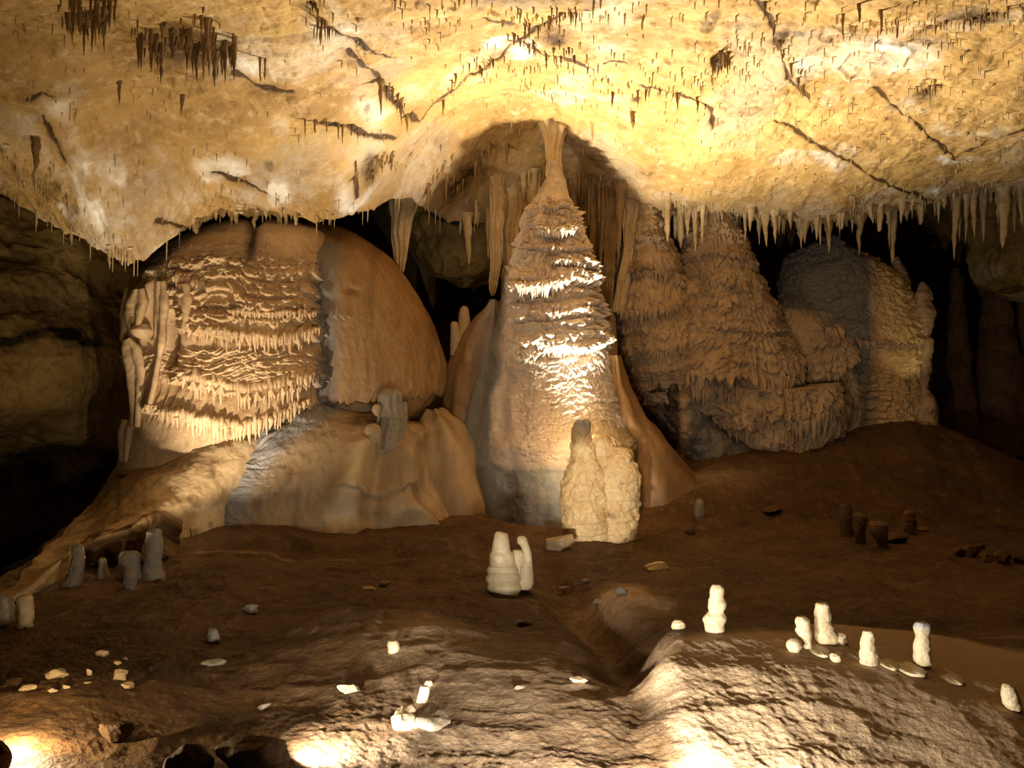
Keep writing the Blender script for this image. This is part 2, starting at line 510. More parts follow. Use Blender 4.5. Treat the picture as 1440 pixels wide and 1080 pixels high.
Mf[..., 1] += 0.5 * np.exp(-((X - 3.4) / 1.5) ** 2 - ((Y - 16.3) / 0.6) ** 2)
Mf[..., 1] += 0.9 * gau(X, Y, 870, 9.6, 0.4, 0.6, 1.0) + 0.6 * gau(X, Y, 590, 8.0, 0.35, 0.6, 1.0) + 0.5 * gau(X, Y, 760, 6.6, 0.7, 0.5, 1.0)  # pale tint puts the lit streak and lit humps into the clay colour
Mf[..., 2] = 0.35 * ss(10.5, 12, Y) * ss(3.0, 4.5, X)
g = Geo().add(np.stack([X, Y, Z], -1), grid_faces(*X.shape)[:, ::-1], None, Mf)
tag(g.build('floor', M_floor), kind='structure')

# ------------------------------------------------------------------ ceiling
EDGE = np.array([(-500, 150, 10.5), (-200, 215, 11.8), (0, 268, 13), (60, 300, 13.4), (120, 335, 13.4), (190, 366, 13.6), (225, 345, 13.8), (260, 322, 14.0), (330, 306, 14.1),
                 (430, 302, 14.3), (500, 297, 14.7), (580, 297, 15.7), (630, 310, 17.2), (690, 325, 17.6), (730, 305, 17.8), (780, 290, 18), (830, 290, 18), (870, 296, 17.8),
                 (920, 296, 17.6), (1000, 303, 17.6), (1080, 310, 17.6), (1150, 310, 17.6), (1230, 300, 17.4), (1330, 288, 17.2), (1440, 276, 17), (1700, 255, 16.4), (2000, 230, 15.8)], float)
CTRL = np.vstack([EDGE, np.array([
    (-300, 0, 8.2), (0, 0, 9), (200, 0, 9.4), (400, 0, 10), (720, 0, 10.4), (1100, 0, 10.4), (1440, 0, 10), (1800, 0, 9.6),
    (0, 150, 11.4), (200, 170, 12.3), (400, 150, 12.4), (560, 150, 13.4), (720, 110, 13.2), (890, 130, 13.2), (1100, 150, 13.6), (1300, 150, 13.4), (1440, 150, 13.0),
    (600, 205, 15.4), (690, 182, 15.6), (780, 180, 15.9), (870, 220, 16.0), (700, 240, 16.8), (1000, 220, 15.4), (1200, 230, 15.5), (1400, 215, 14.8), (300, 240, 13.2), (100, 235, 12.5), (450, 240, 13.5)], float)])
CP = W(CTRL[:, 0], CTRL[:, 1], CTRL[:, 2])
near = np.array([(x, y, CZ + z) for x, y, z in [(-6, 4, 2.6), (-3, 4, 3.4), (0, 4, 3.8), (3, 4, 3.8), (6, 4, 3.6), (-3, 7, 3.6), (0, 7, 4.0), (3, 7, 4.0)]])
CP = np.vstack([CP, near])


def tps_fit(P):
    n = len(P)
    d = np.hypot(P[:, None, 0] - P[None, :, 0], P[:, None, 1] - P[None, :, 1])
    K = np.where(d > 0, d * d * np.log(d + 1e-12), 0) + 0.15 * np.eye(n)
    A = np.zeros((n + 3, n + 3)); A[:n, :n] = K
    A[:n, n] = 1; A[:n, n + 1] = P[:, 0]; A[:n, n + 2] = P[:, 1]; A[n:, :n] = A[:n, n:].T
    return np.linalg.solve(A, np.concatenate([P[:, 2], [0, 0, 0]]))


TW = tps_fit(CP)


def tps(x, y):
    z = TW[-3] + TW[-2] * x + TW[-1] * y
    for i in range(len(CP)):
        d2 = (x - CP[i, 0]) ** 2 + (y - CP[i, 1]) ** 2
        z = z + TW[i] * 0.5 * d2 * np.log(d2 + 1e-12)
    return z


EU = (EDGE[:, 0] - 720) / F


def ceil_base(x, y):
    De = np.interp(x / y, EU, EDGE[:, 2])
    ye = np.minimum(y, De)
    z = tps(x * ye / y, ye)
    over = np.maximum(y - De, 0)
    return z + 1.6 * (1 - np.exp(-over / 0.45)) * ss(0, 0.3, over) + 0.03 * over


def ceil_hit(px, py):
    D = np.linspace(7.5, 19, 2400)
    P = W(np.full_like(D, px), np.full_like(D, py), D)
    b = P[:, 2] >= ceil_base(P[:, 0], P[:, 1])
    if not b.any():
        return None
    return float(D[int(np.argmax(b))])


JOINTS = [[(490, 70), (520, 95), (545, 140), (572, 165), (590, 172)], [(590, 172), (640, 130), (700, 85), (760, 45), (830, 0)], [(715, 65), (760, 78), (830, 90)],
          [(1060, 0), (1085, 35), (1095, 70), (1110, 110), (1140, 150)], [(1232, 132), (1290, 180), (1350, 230)], [(1090, 172), (1150, 205), (1230, 250), (1310, 285)],
          [(1440, 8), (1380, 22), (1310, 40), (1270, 65)], [(1440, 185), (1380, 205), (1340, 225)], [(425, 163), (480, 172), (520, 190), (555, 197)], [(330, 95), (365, 118), (410, 122)],
          [(435, 0), (460, 35), (510, 62), (555, 78)], [(895, 118), (960, 130), (1000, 145), (1003, 175)], [(500, 225), (502, 270), (540, 290), (590, 296)], [(640, 28), (700, 40), (720, 45)],
          [(850, 88), (880, 92)], [(300, 240), (340, 255), (375, 272)], [(220, 300), (245, 315), (262, 325)], [(40, 130), (60, 118), (76, 124)], [(60, 150), (75, 190), (90, 215)]]
JW = []
for j in JOINTS:
    pts = []
    for (px, py) in j:
        D = ceil_hit(px, max(py, 1))
        if D: pts.append(W(px, py, D)[:2])
    JW.append(np.array(pts))


def seg_dist(x, y, pts):
    d = np.full(x.shape, 1e9)
    for a, b in zip(pts[:-1], pts[1:]):
        ab = b - a; t = np.clip(((x - a[0]) * ab[0] + (y - a[1]) * ab[1]) / (ab @ ab + 1e-9), 0, 1)
        d = np.minimum(d, np.hypot(x - a[0] - t * ab[0], y - a[1] - t * ab[1]))
    return d


yy = np.concatenate([np.linspace(2.0, 8, 50)[:-1], np.linspace(8, 19.2, 780), np.linspace(19.2, 26, 30)[1:]])
uu = np.concatenate([np.linspace(-1.3, -0.6, 70)[:-1], np.linspace(-0.6, 0.6, 1050), np.linspace(0.6, 1.3, 70)[1:]])
Y, U = np.meshgrid(yy, uu, indexing='ij'); X = U * Y
Z = ceil_base(X, Y)
De = np.interp(U, EU, EDGE[:, 2])
near_edge = np.exp(-((Y - De) / 0.5) ** 2)
big = fbm(X * 0.7, Y * 0.7, 0 * X, 3, 40)
Z = Z + 0.16 * big + 0.05 * fbm(X * 2.2, Y * 2.2, 0 * X, 4, 44, ridge=True) + 0.024 * fbm(X * 6 + Y * 4, Y * 5 - X * 4, 0 * X, 4, 48)
Z = Z - 0.012 * ss(0.35, 0.7, noise3(X * 8 + Y * 5, Y * 7 - X * 4, 0 * X, 52)) - 0.03 * ss(0.55, 0.85, noise3(X * 6, Y * 4, 0 * X, 53))
Z = Z - 0.045 * np.maximum(0, fbm(X * 7, Y * 7, 0 * X, 3, 54, ridge=True)) * ss(2.0, 0.6, De - Y) * ss(-2.0, -4.0, X)
Mc = np.zeros(X.shape + (3,))
Mc[..., 1] = 0.4 * ss(0.2, 0.6, fbm(X * 0.9, Y * 0.9, 0 * X, 3, 60)) + 0.6 * ss(1.6, 0.5, De - Y) * ss(0.0, 0.5, De - Y) * ss(-2.2, -4.0, X) * ss(0.05, 0.4, fbm(X * 2.6, Y * 1.6, 0 * X, 3, 61)) + 0.35 * ss(2.0, 0.2, De - Y) * ss(-0.1, 0.4, fbm(X * 2, Y * 2, 0 * X, 3, 62))
for jw in JW:
    if len(jw) < 2: continue
    d = seg_dist(X, Y, jw)
    w = 0.028 + 0.018 * noise3(X * 3, Y * 3, 0 * X, 63); d = np.abs(d + 0.022 * noise3(X * 5, Y * 5, 0 * X, 64))
    m = np.exp(-(d / w) ** 2)
    Z = Z - 0.03 * np.exp(-(d / 0.14) ** 2) * ss(-.3, .4, noise3(X * 2.5, Y * 2.5, 0 * X, 65)) + 0.02 * m
    Mc[..., 2] = np.maximum(Mc[..., 2], 0.8 * np.exp(-(d / (w * 1.1)) ** 2) + 0.3 * np.exp(-(d / 0.16) ** 2))
    Mc[..., 1] += 0.35 * np.exp(-((d - 0.22) / 0.16) ** 2) * ss(0, .4, noise3(X * 1.5, Y * 1.5, 0 * X, 66))
# pale calcite ring around a smooth patch
ring = [(1172, 100), (1195, 80), (1225, 66), (1262, 70), (1278, 78), (1268, 98), (1250, 110), (1215, 116), (1190, 118), (1172, 100)]
rw = np.array([W(a, b, ceil_hit(a, b))[:2] for a, b in ring])
d = seg_dist(X, Y, rw)
d = np.abs(d + 0.05 * noise3(X * 3, Y * 3, 0 * X, 67))
Z = Z - 0.05 * np.exp(-(d / 0.05) ** 2)
Mc[..., 1] = np.maximum(Mc[..., 1], 0.65 * np.exp(-(d / 0.06) ** 2) * ss(-.5, .2, noise3(X * 2.2, Y * 2.2, 0 * X, 68)))
# dark patches at the roots of the stalactite clusters
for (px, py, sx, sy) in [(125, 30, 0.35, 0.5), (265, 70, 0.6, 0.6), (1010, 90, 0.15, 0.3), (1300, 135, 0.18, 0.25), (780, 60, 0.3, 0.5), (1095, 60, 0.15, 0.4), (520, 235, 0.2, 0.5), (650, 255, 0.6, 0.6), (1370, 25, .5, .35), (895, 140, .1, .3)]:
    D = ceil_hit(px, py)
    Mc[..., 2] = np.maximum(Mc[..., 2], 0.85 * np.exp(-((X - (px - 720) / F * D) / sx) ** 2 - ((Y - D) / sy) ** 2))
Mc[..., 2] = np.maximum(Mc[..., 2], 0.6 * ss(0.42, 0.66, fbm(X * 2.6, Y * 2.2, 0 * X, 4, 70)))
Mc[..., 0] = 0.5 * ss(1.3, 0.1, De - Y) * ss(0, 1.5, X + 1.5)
Mc[..., 0] = np.maximum(Mc[..., 0], 0.5 * ss(0.2, .5, fbm(X * 0.6 + 9, Y * 0.6, 0 * X, 3, 77)))
CEIL_GRID = (yy, uu, Z)
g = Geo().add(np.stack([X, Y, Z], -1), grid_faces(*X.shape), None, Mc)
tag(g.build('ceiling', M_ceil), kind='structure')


def ceil_z(x, y):
    """height of the finished ceiling (bilinear in the grid)"""
    u = x / y
    i = int(np.clip(np.searchsorted(yy, y) - 1, 0, len(yy) - 2)); j = int(np.clip(np.searchsorted(uu, u) - 1, 0, len(uu) - 2))
    fy = (y - yy[i]) / (yy[i + 1] - yy[i]); fu = (u - uu[j]) / (uu[j + 1] - uu[j])
    return float((Z[i, j] * (1 - fu) + Z[i, j + 1] * fu) * (1 - fy) + (Z[i + 1, j] * (1 - fu) + Z[i + 1, j + 1] * fu) * fy)


Z_CEIL = Z

# ------------------------------------------------------------------ walls
def wall_disp(P, N):
    x, z = P[..., 0], P[..., 2]
    bed = z * 0.9 + 0.35 * x + 0.9 * fbm(x * 0.6, P[..., 1] * .6, z * 0.6, 4, 81)
    fr = bed - np.floor(bed)
    return 0.35 * fbm(x * 0.8, P[..., 1] * 0.8, z * 0.8, 5, 80) - 0.22 * ss(0.0, 0.06, fr) * (1 - ss(0.06, 0.5, fr)) * ss(-.2, .5, noise3(x * .7, 0 * x, z * .7, 79)) + 0.06 * fbm(x * 3.5, P[..., 1] * 3.5, z * 3.5, 4, 82, ridge=True)


def wall_mask(P, N):
    x, z = P[..., 0], P[..., 2]
    M = np.zeros(P.shape)
    M[..., 1] = 0.8 * ss(0.2, .6, fbm(x * 2.2, 0 * x, z * 0.5, 3, 84))
    M[..., 2] = 0.9 * ss(0.25, .6, fbm(x * 1.0, 0 * x, z * 2.0, 3, 85))
    return M


net = [[(-420, 150, 13.5), (-150, 230, 15), (0, 262, 16.2), (110, 300, 17), (230, 330, 18), (360, 330, 19)],
       [(-420, 300, 13.2), (-150, 330, 14.6), (0, 345, 15.8), (110, 365, 16.6), (230, 380, 17.6), (360, 400, 19)],
       [(-420, 380, 13.4), (-150, 385, 14.9), (0, 372, 16.2), (110, 392, 16.9), (230, 410, 18), (360, 430, 19)],
       [(-420, 480, 13.2), (-150, 480, 14.5), (0, 480, 15.6), (110, 490, 16.5), (230, 500, 17.6), (360, 500, 19)],
       [(-420, 600, 13.4), (-150, 600, 14.8), (0, 610, 16.0), (110, 625, 17.0), (230, 640, 18), (360, 640, 19)],
       [(-420, 640, 14.4), (-150, 640, 15.8), (0, 645, 17.4), (110, 650, 18.4), (230, 660, 19), (360, 660, 20)],
       [(-420, 900, 14.6), (-150, 860, 16.0), (0, 800, 18.4), (110, 780, 19.4), (230, 770, 20), (360, 770, 21)]]
tag(patch(net, 420, 420, wall_disp, wall_mask, back=(-0.3, 2.5, 0)).build('wall_left', M_wall), kind='structure')

net = [[(200, 180, 23.5), (500, 200, 23.5), (720, 200, 24), (1000, 200, 25), (1300, 200, 25), (1500, 200, 24.5)],
       [(200, 330, 23), (500, 330, 23), (720, 330, 24), (1000, 330, 25), (1300, 330, 25), (1500, 330, 24.5)],
       [(200, 480, 23), (500, 480, 23), (720, 480, 24), (1000, 480, 25), (1300, 480, 25), (1500, 480, 24.5)],
       [(200, 760, 23), (500, 760, 23), (720, 760, 24), (1000, 700, 25), (1300, 700, 25), (1500, 700, 24.5)]]
tag(patch(net, 200, 140, wall_disp, wall_mask, back=(0, 1, 0)).build('wall_back', M_wall), kind='structure')
net = [[(1355, 215, 20.5), (1420, 215, 19.6), (1500, 215, 18.5), (1700, 200, 16), (2100, 150, 12)],
       [(1360, 320, 20.5), (1420, 320, 19.4), (1500, 320, 18.3), (1700, 320, 15.8), (2100, 320, 11.8)],
       [(1370, 400, 20.8), (1420, 405, 19.6), (1500, 410, 18.5), (1700, 420, 16), (2100, 440, 12)],
       [(1410, 425, 23), (1450, 440, 22), (1540, 450, 20.5), (1740, 480, 17), (2140, 560, 12.6)],
       [(1410, 700, 23), (1460, 700, 22.4), (1560, 720, 20.5), (1760, 800, 17), (2160, 950, 12.8)]]
tag(patch(net, 160, 160, wall_disp, wall_mask, back=(0.5, 1, 0)).build('wall_right', M_wall), kind='structure')
# rock lobe hanging behind the flowstone and the cone
net = [[(545, 270, 18.6), (600, 265, 18.4), (650, 262, 18.4), (700, 262, 18.6), (730, 262, 19)],
       [(560, 320, 18.8), (600, 320, 18.4), (645, 320, 18.3), (690, 320, 18.4), (725, 325, 19)],
       [(575, 345, 19.2), (605, 365, 18.7), (645, 375, 18.5), (685, 365, 18.7), (720, 360, 19.2)],
       [(590, 352, 19.8), (612, 385, 19.2), (650, 402, 19.1), (685, 398, 19.3), (715, 370, 19.8)]]
tag(patch(net, 160, 140, wall_disp, wall_mask, back=(0, 2.0, 0.3)).build('wall_middle', M_wall), kind='structure')

# ------------------------------------------------------------------ left flowstone
DL = 13.9
TL_BODY = [([(188, 388), (235, 386)], 0.10, 0.12, 0.04, 14, 1),
           ([(245, 474), (300, 478), (350, 484), (400, 490), (445, 476), (470, 470)], 0.19, 0.22, 0.14, 9.5, 2),
           ([(240, 545), (290, 550), (350, 566), (400, 558), (450, 545), (480, 535)], 0.21, 0.26, 0.14, 9.0, 3),
           ([(198, 582), (250, 590), (300, 602), (345, 612), (385, 598), (440, 575)], 0.26, 0.20, 0.14, 8.5, 4),
           ([(250, 440), (300, 432), (360, 440), (420, 446), (455, 440)], 0.05, 0.1, 0.05, 12, 5)]


def d_left(P, N, th, s, z):
    x, y = P[..., 0], P[..., 1]
    px = 720 + F * x / DL; py = 540 - F * (z - CZ) / DL
    front = ss(0.15, 0.5, -N[..., 1] + 0.3)
    d = rough(P, 0.09, 0.9, 101, 3) + rough(P, 0.02, 5, 102, 4)
    up = ss(350, 380, py) * (1 - ss(440, 470, py)) * ss(215, 250, px)
    d += front * up * scales(s, z, 0.13, 4.4, 4.2, 110)
    mid = ss(485, 500, py) * (1 - ss(520, 545, py))
    d += front * mid * scales(s, z, 0.07, 5, 7, 111)
    d += front * ss(330, 350, py) * (1 - ss(365, 385, py)) * scales(s, z, 0.03, 6, 9, 112)
    d += tiers(x, z, s, TL_BODY, DL) * (0.25 + 0.75 * front)
    # hollow slit at the left
    d -= 0.30 * np.exp(-((px - 247) / 7.0) ** 2) * ss(430, 455, py) * (1 - ss(500, 522, py)) * front
    # dark notch in the crown
    d -= 0.10 * np.exp(-((px - 352) / 10) ** 2) * (1 - ss(345, 385, py))
    # vertical draperies at the left edge
    left = (1 - ss(205, 245, px)) * ss(392, 402, py) * (1 - ss(470, 480, py))
    d += left * 0.05 * np.sin(s * 26 + 2 * noise3(s * 4, z, 0 * s, 113))
    return d


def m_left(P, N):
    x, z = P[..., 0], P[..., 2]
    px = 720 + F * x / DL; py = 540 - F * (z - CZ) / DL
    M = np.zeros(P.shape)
    M[..., 0] = 0.75 * ss(0.30, 0.75, N[..., 2]) + 0.5 * (1 - ss(225, 255, px)) * (1 - ss(385, 400, py)) + 0.8 * ss(425, 445, px) * (1 - ss(560, 600, py))  # grey ledge tops and right edge paint shade away from the low lamp
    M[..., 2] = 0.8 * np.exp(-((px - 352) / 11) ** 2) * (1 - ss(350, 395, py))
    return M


root = empty('flowstone', W(330, 640, 15.0), 'huge rounded tan flowstone with tiers of drip fringes at the left', 'flowstone')
rows = [(316, 360, 410, 15.2, .5), (319, 325, 440, 15.2, .8), (324, 295, 455, 15.2, 1.0), (330, 272, 464, 15.2, 1.13), (345, 246, 470, 15.2, 1.27), (365, 226, 474, 15.2, 1.38), (390, 203, 476), (410, 193, 478), (450, 184, 480), (480, 182, 482), (510, 188, 482), (545, 194, 480),
        (580, 192, 470), (600, 184, 462), (632, 176, 455), (660, 170, 455)]
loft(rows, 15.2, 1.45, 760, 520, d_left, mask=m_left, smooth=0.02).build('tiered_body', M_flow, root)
PB = LAST[0]
for i, (ln, tl, w_) in enumerate([([(252, 462), (300, 466), (350, 474), (400, 478), (445, 464)], .26, .075), ([(262, 528), (290, 536), (350, 548), (400, 540), (440, 528)], .34, .085),
                                  ([(212, 572), (250, 582), (300, 592), (345, 600), (385, 588), (430, 566)], .30, .08), ([(252, 392), (275, 402), (300, 410)], .26, .07), ([(190, 386), (235, 384)], .08, .05), ([(330, 440), (380, 444), (440, 440)], .10, .06)]):
    fringe(PB, ln, DL, tl, w_, M_flow, root, 500 + i)


def d_dome(P, N, th, s, z):
    x = P[..., 0]
    px = 720 + F * x / 14.6; py = 540 - F * (z - CZ) / 14.6
    d = rough(P, 0.10, 0.8, 121, 3) + 0.014 * fbm(s * 7, 0 * s, z * 0.8, 4, 122) + rough(P, 0.012, 9, 123, 3)
    d += tiers(x, z, s, [([(420, 575), (520, 572), (610, 555), (630, 540)], 0.10, 0.5, 0.10, 7, 7),
                         ([(425, 440), (470, 452), (500, 455)], 0.04, 0.1, 0.06, 13, 9)], 14.6)
    d -= 0.07 * np.exp(-((px - 497) / 9) ** 2) * np.exp(-((py - 410) / 6) ** 2)
    return d


def m_dome(P, N):
    x, z = P[..., 0], P[..., 2]
    px = 720 + F * x / 14.6; py = 540 - F * (z - CZ) / 14.6
    M = np.zeros(P.shape)
    M[..., 0] = 0.9 * (1 - ss(462, 500, px)) * ss(330, 345, py)  # grey left strip continues the painted shade stripe beside the tiered body
    M[..., 2] = 0.5 * ss(560, 585, py) + 0.6 * ss(0.1, 0.6, fbm(x * 4, 0 * x, z * 0.35, 3, 126))
    M[..., 1] = 0.5 * ss(0.2, 0.6, fbm(x * 3.1 + 5, 0 * x, z * 0.3, 3, 127)) * ss(480, 510, px)
    return M


rows = [(319, 425, 460, 16, .5), (323, 395, 482, 16, .8), (331, 370, 500, 16, 1.1), (345, 355, 522, 16, 1.32), (365, 350, 548, 16, 1.48), (390, 350, 572), (420, 355, 592), (450, 360, 609), (485, 365, 619), (515, 370, 625), (545, 375, 622), (575, 380, 600), (600, 380, 585)]
loft(rows, 16.0, 1.6, 520, 380, d_dome, mask=m_dome, smooth=0.03).build('smooth_dome', M_ochre, root)


def d_drape(P, N, th, s, z):
    return rough(P, 0.05, 2.0, 131, 3) + 0.045 * np.sin(s * 20 + 2.0 * noise3(s * 3, z * 0.7, 0 * s, 132)) + rough(P, 0.015, 9, 133, 3)


for rows, D, ry in [([(478, 181, 196), (490, 179, 216), (520, 184, 226), (560, 190, 214), (600, 193, 206)], 14.3, 0.28),
                    ([(408, 190, 214), (425, 182, 222), (440, 181, 220), (455, 186, 214), (466, 192, 206)], 14.1, 0.25),
                    ([(396, 222, 240), (430, 222, 244), (480, 224, 240), (530, 215, 232), (580, 205, 220)], 13.95, 0.22),
                    ([(590, 180, 205), (605, 176, 200), (632, 175, 196), (648, 176, 194)], 14.5, 0.3),
                    ([(400, 250, 266), (420, 250, 272), (445, 254, 270), (470, 257, 262)], 13.75, 0.15)]:
    loft(rows, D, ry, 90, 110, d_drape, nb=20).build('drapery', M_flow, root)
# rounded nub under the left bulge
loft([(452, 194, 202), (456, 188, 210), (464, 184, 214), (472, 188, 210), (476, 194, 202)], 13.95, 'r*1', 50, 40, lambda P, N, th, s, z: rough(P, .02, 6, 134, 3), nb=16).build('nub', M_flow, root)

# ------------------------------------------------------------------ apron below it
def d_apron(P, N):
    x, y, z = P[..., 0], P[..., 1], P[..., 2]
    return rough(P, 0.08, 1.0, 141, 3) + rough(P, 0.02, 6, 142, 4) + rough(P, 0.035, 2.8, 144, 3) + 0.035 * fbm(x * 3 + y * 1.2, (x + z) * 0.6, 0 * x, 3, 143)


def m_apron(P, N):
    x, y, z = P[..., 0], P[..., 1], P[..., 2]
    M = np.zeros(P.shape)
    M[..., 0] = 0.5 * ss(0.1, 0.5, fbm(x * 0.8, y * 0.8, z * 0.8, 3, 145))
    M[..., 1] = 0.6 * ss(0.0, 0.4, fbm(x * 0.9 + 4, y * 0.9, z * 0.9, 3, 146))
    M[..., 2] = 0.6 * ss(0.35, 0.6, fbm(x * 3, y * 3, z * 3, 3, 147))
    return M


net = [[(200, 600, 17.0), (250, 596, 16.2), (330, 590, 15.6), (420, 580, 15.6)],
       [(186, 616, 15.9), (250, 618, 14.3), (330, 610, 14.0), (420, 590, 14.4)],
       [(160, 662, 15.4), (230, 652, 13.8), (300, 650, 13.5), (400, 650, 14.1)],
       [(134, 700, 14.4), (190, 690, 13.1), (262, 696, 13.0), (340, 700, 13.7)],
       [(88, 745, 12.6), (142, 738, 12.1), (212, 718, 12.3), (300, 742, 13.2)],
       [(30, 808, 10.6), (82, 785, 10.8), (140, 748, 11.4), (238, 742, 12.3)],
       [(-14, 842, 9.5), (42, 828, 9.6), (118, 764, 10.9), (226, 722, 11.5)],
       [(-40, 880, 9.5), (44, 842, 9.7), (122, 782, 11.05), (228, 738, 11.65)],
       [(-60, 940, 9.9), (60, 900, 10.0), (130, 830, 11.5), (236, 790, 12.1)]]
patch(net, 360, 420, d_apron, m_apron, back=(0.0, 0.6, -1.2)).build('flowstone_apron', M_apron)
tag(bpy.data.objects['flowstone_apron'], 'pale smooth flowstone slope running down to the lower left below the tiered flowstone', 'flowstone')

# mound with grey scaly ridge
def d_mound(P, N, th, s, z):
    x = P[..., 0]
    px = 720 + F * x / 13.8; py = 540 - F * (z - CZ) / 13.8
    d = rough(P, 0.16, 0.75, 151, 3) + rough(P, 0.05, 2.6, 159, 3) + rough(P, 0.022, 6, 152, 4)
    ridge = np.interp(py, [580, 620, 660, 700, 740, 770], [430, 370, 340, 318, 305, 300])
    rm = np.exp(-((px - ridge - 12) / 36) ** 2)
    d += 0.13 * rm + rm * scales(s, z, 0.04, 9, 7, 153)
    # hanging rounded folds on the right front
    f = ss(500, 540, px) * ss(610, 640, py)
    d += f * 0.19 * np.sin(px / 15.0 + 2.2 * noise3(x * 1.5, z * 1.5, 0 * x, 154))
    d += 0.22 * np.exp(-((px - 505 + 0.25 * (py - 640)) / 20) ** 2) * ss(612, 630, py) * (1 - ss(690, 720, py))
    d += tiers(x, z, s, [([(470, 690), (530, 700), (600, 690)], 0.06, 0.25, 0.06, 5, 13)], 13.8)
    return d


def m_mound(P, N):
    x, z = P[..., 0], P[..., 2]
    px = 720 + F * x / 13.8; py = 540 - F * (z - CZ) / 13.8
    ridge = np.interp(py, [580, 620, 660, 700, 740, 770], [430, 370, 340, 318, 305, 300])
    M = np.zeros(P.shape)
    M[..., 0] = 1.1 * np.exp(-((px - ridge - 8) / 40) ** 2)
    M[..., 1] = 0.8 * np.exp(-((px - 508 + 0.25 * (py - 640)) / 26) ** 2) * ss(600, 625, py) + 0.4 * ss(530, 560, px) * ss(0, 0.4, fbm(x * 2.5, 0 * x, z * .6, 3, 155))
    M[..., 2] = 0.5 * ss(0.35, 0.6, fbm(x * 1.5, 0 * x, z * 1.5, 3, 156)) + 0.7 * (1 - ss(596, 606, py)) * ss(470, 500, px)
    return M


rows = [(578, 425, 470, 14.9, 0.3), (585, 405, 545, 14.9, 0.6), (594, 385, 588, 14.9, 0.9), (610, 362, 600, 14.9, 1.1), (635, 335, 612, 14.9, 1.25), (665, 306, 626, 14.9, 1.4), (700, 285, 646, 14.9, 1.55), (735, 278, 660, 14.9, 1.65), (775, 272, 672, 14.9, 1.75), (800, 268, 675, 14.9, 1.8)]
loft(rows, 14.9, 1.4, 640, 420, d_mound, mask=m_mound, smooth=0.03).build('flowstone_mound', M_mound)
tag(bpy.data.objects['flowstone_mound'], 'broad ochre flowstone mound with a grey scaly ridge, left of the tall cone', 'flowstone')
# low lobe joining the mound to the cone's foot
loft([(575, 598, 625, 15.6, 0.3), (590, 585, 650, 15.6, 0.6), (630, 575, 690, 15.6, 0.9), (690, 570, 710, 15.6, 1.1), (760, 560, 720, 15.6, 1.2)], 15.6, 1, 160, 160,
     lambda P, N, th, s, z: rough(P, 0.08, 1, 158, 4) + 0.03 * np.sin(s * 9)).build('flowstone_saddle', M_mound)
tag(bpy.data.objects['flowstone_saddle'], 'sloping ochre flowstone saddle between the mound with a stalagmite and the tall cone', 'flowstone')

# stalagmite on the mound
root = empty('stalagmite', W(546, 622, 14.1), 'short fluted grey stalagmite standing on top of the ochre mound', 'stalagmite')
sm = lambda A, f, sd: (lambda P, N, th, s, z: rough(P, A, f, sd, 4))
fl = lambda A, n, sd: (lambda P, N, th, s, z: A * np.cos(th * n + 1.5 * noise3(z * 3, 0 * z, 0 * z, sd)) + rough(P, 0.015, 7, sd, 4))
loft([(547, 542, 556), (550, 538, 562), (556, 533, 566), (575, 533, 565), (600, 530, 566), (618, 527, 566), (632, 524, 568)], 14.1, 'r*0.9', 110, 120, fl(0.012, 9, 161), nb=30).build('shaft', M_stub, root)
loft([(565, 562, 570), (570, 560, 573), (590, 558, 573), (612, 556, 570), (630, 556, 568)], 14.2, 'r*0.9', 60, 70, fl(0.008, 7, 162), nb=20).build('side_shaft', M_stub, root)
loft([(568, 527, 532), (571, 524, 536), (577, 523, 537), (583, 526, 536), (586, 530, 534)], 13.98, 'r*1', 40, 30, sm(0.01, 8, 163), nb=16).build('nub', M_apron, root)
loft([(596, 520, 528), (600, 514, 534), (606, 512, 536), (614, 514, 536), (622, 516, 534)], 13.85, 'r*1', 50, 36, sm(0.015, 8, 164), nb=16).build('nub', M_apron, root)

# ------------------------------------------------------------------ the tall cone
DC = 15.2


def d_cone(P, N, th, s, z):
    x = P[..., 0]
    px = 720 + F * x / DC; py = 540 - F * (z - CZ) / DC
    front = ss(0.1, 0.45, -N[..., 1] + 0.3)
    d = rough(P, 0.06, 1.2, 171, 3) + rough(P, 0.022, 6, 172, 4)
    lim = np.interp(py, [240, 330, 450, 560, 660], [740, 715, 712, 720, 735])
    right = ss(-18, 22, px - lim)
    a = ss(262, 290, py) * (1 - 0.75 * ss(470, 545, py)) * (1 - ss(560, 620, py))
    d += front * right * a * scales(s, z, 0.115, 5.2, 3.9, 173)
    d += front * right * ss(500, 560, py) * (1 - ss(630, 660, py)) * scales(s, z, 0.035, 9, 9, 174)
    spec = [([(758, 292), (780, 296), (808, 292)], 0.11, 0.12, 0.05, 11, 21), ([(752, 322), (785, 336), (815, 328)], 0.17, 0.16, 0.07, 11, 22),
            ([(735, 350), (780, 358), (825, 352)], 0.12, 0.12, 0.05, 12, 23), ([(770, 378), (800, 372), (840, 384)], 0.17, 0.14, 0.05, 12, 24),
            ([(712, 416), (740, 420), (775, 418), (800, 405), (845, 400)], 0.23, 0.24, 0.15, 9.5, 25), ([(715, 458), (780, 452), (850, 446)], 0.10, 0.16, 0.05, 11, 26),
            ([(745, 490), (785, 500), (820, 500), (858, 482)], 0.22, 0.24, 0.07, 10, 27)]
    d += front * tiers(x, z, s, spec, DC)
    # base ledge that keeps the lamp's light off the foot
    d += 0.10 * np.exp(-((py - 628) / 16) ** 2) * ss(685, 715, px) * front
    d += (1 - right) * 0.02 * np.sin(s * 16 + 2 * noise3(s * 3, z, 0 * s, 175)) * ss(450, 520, py)
    return d


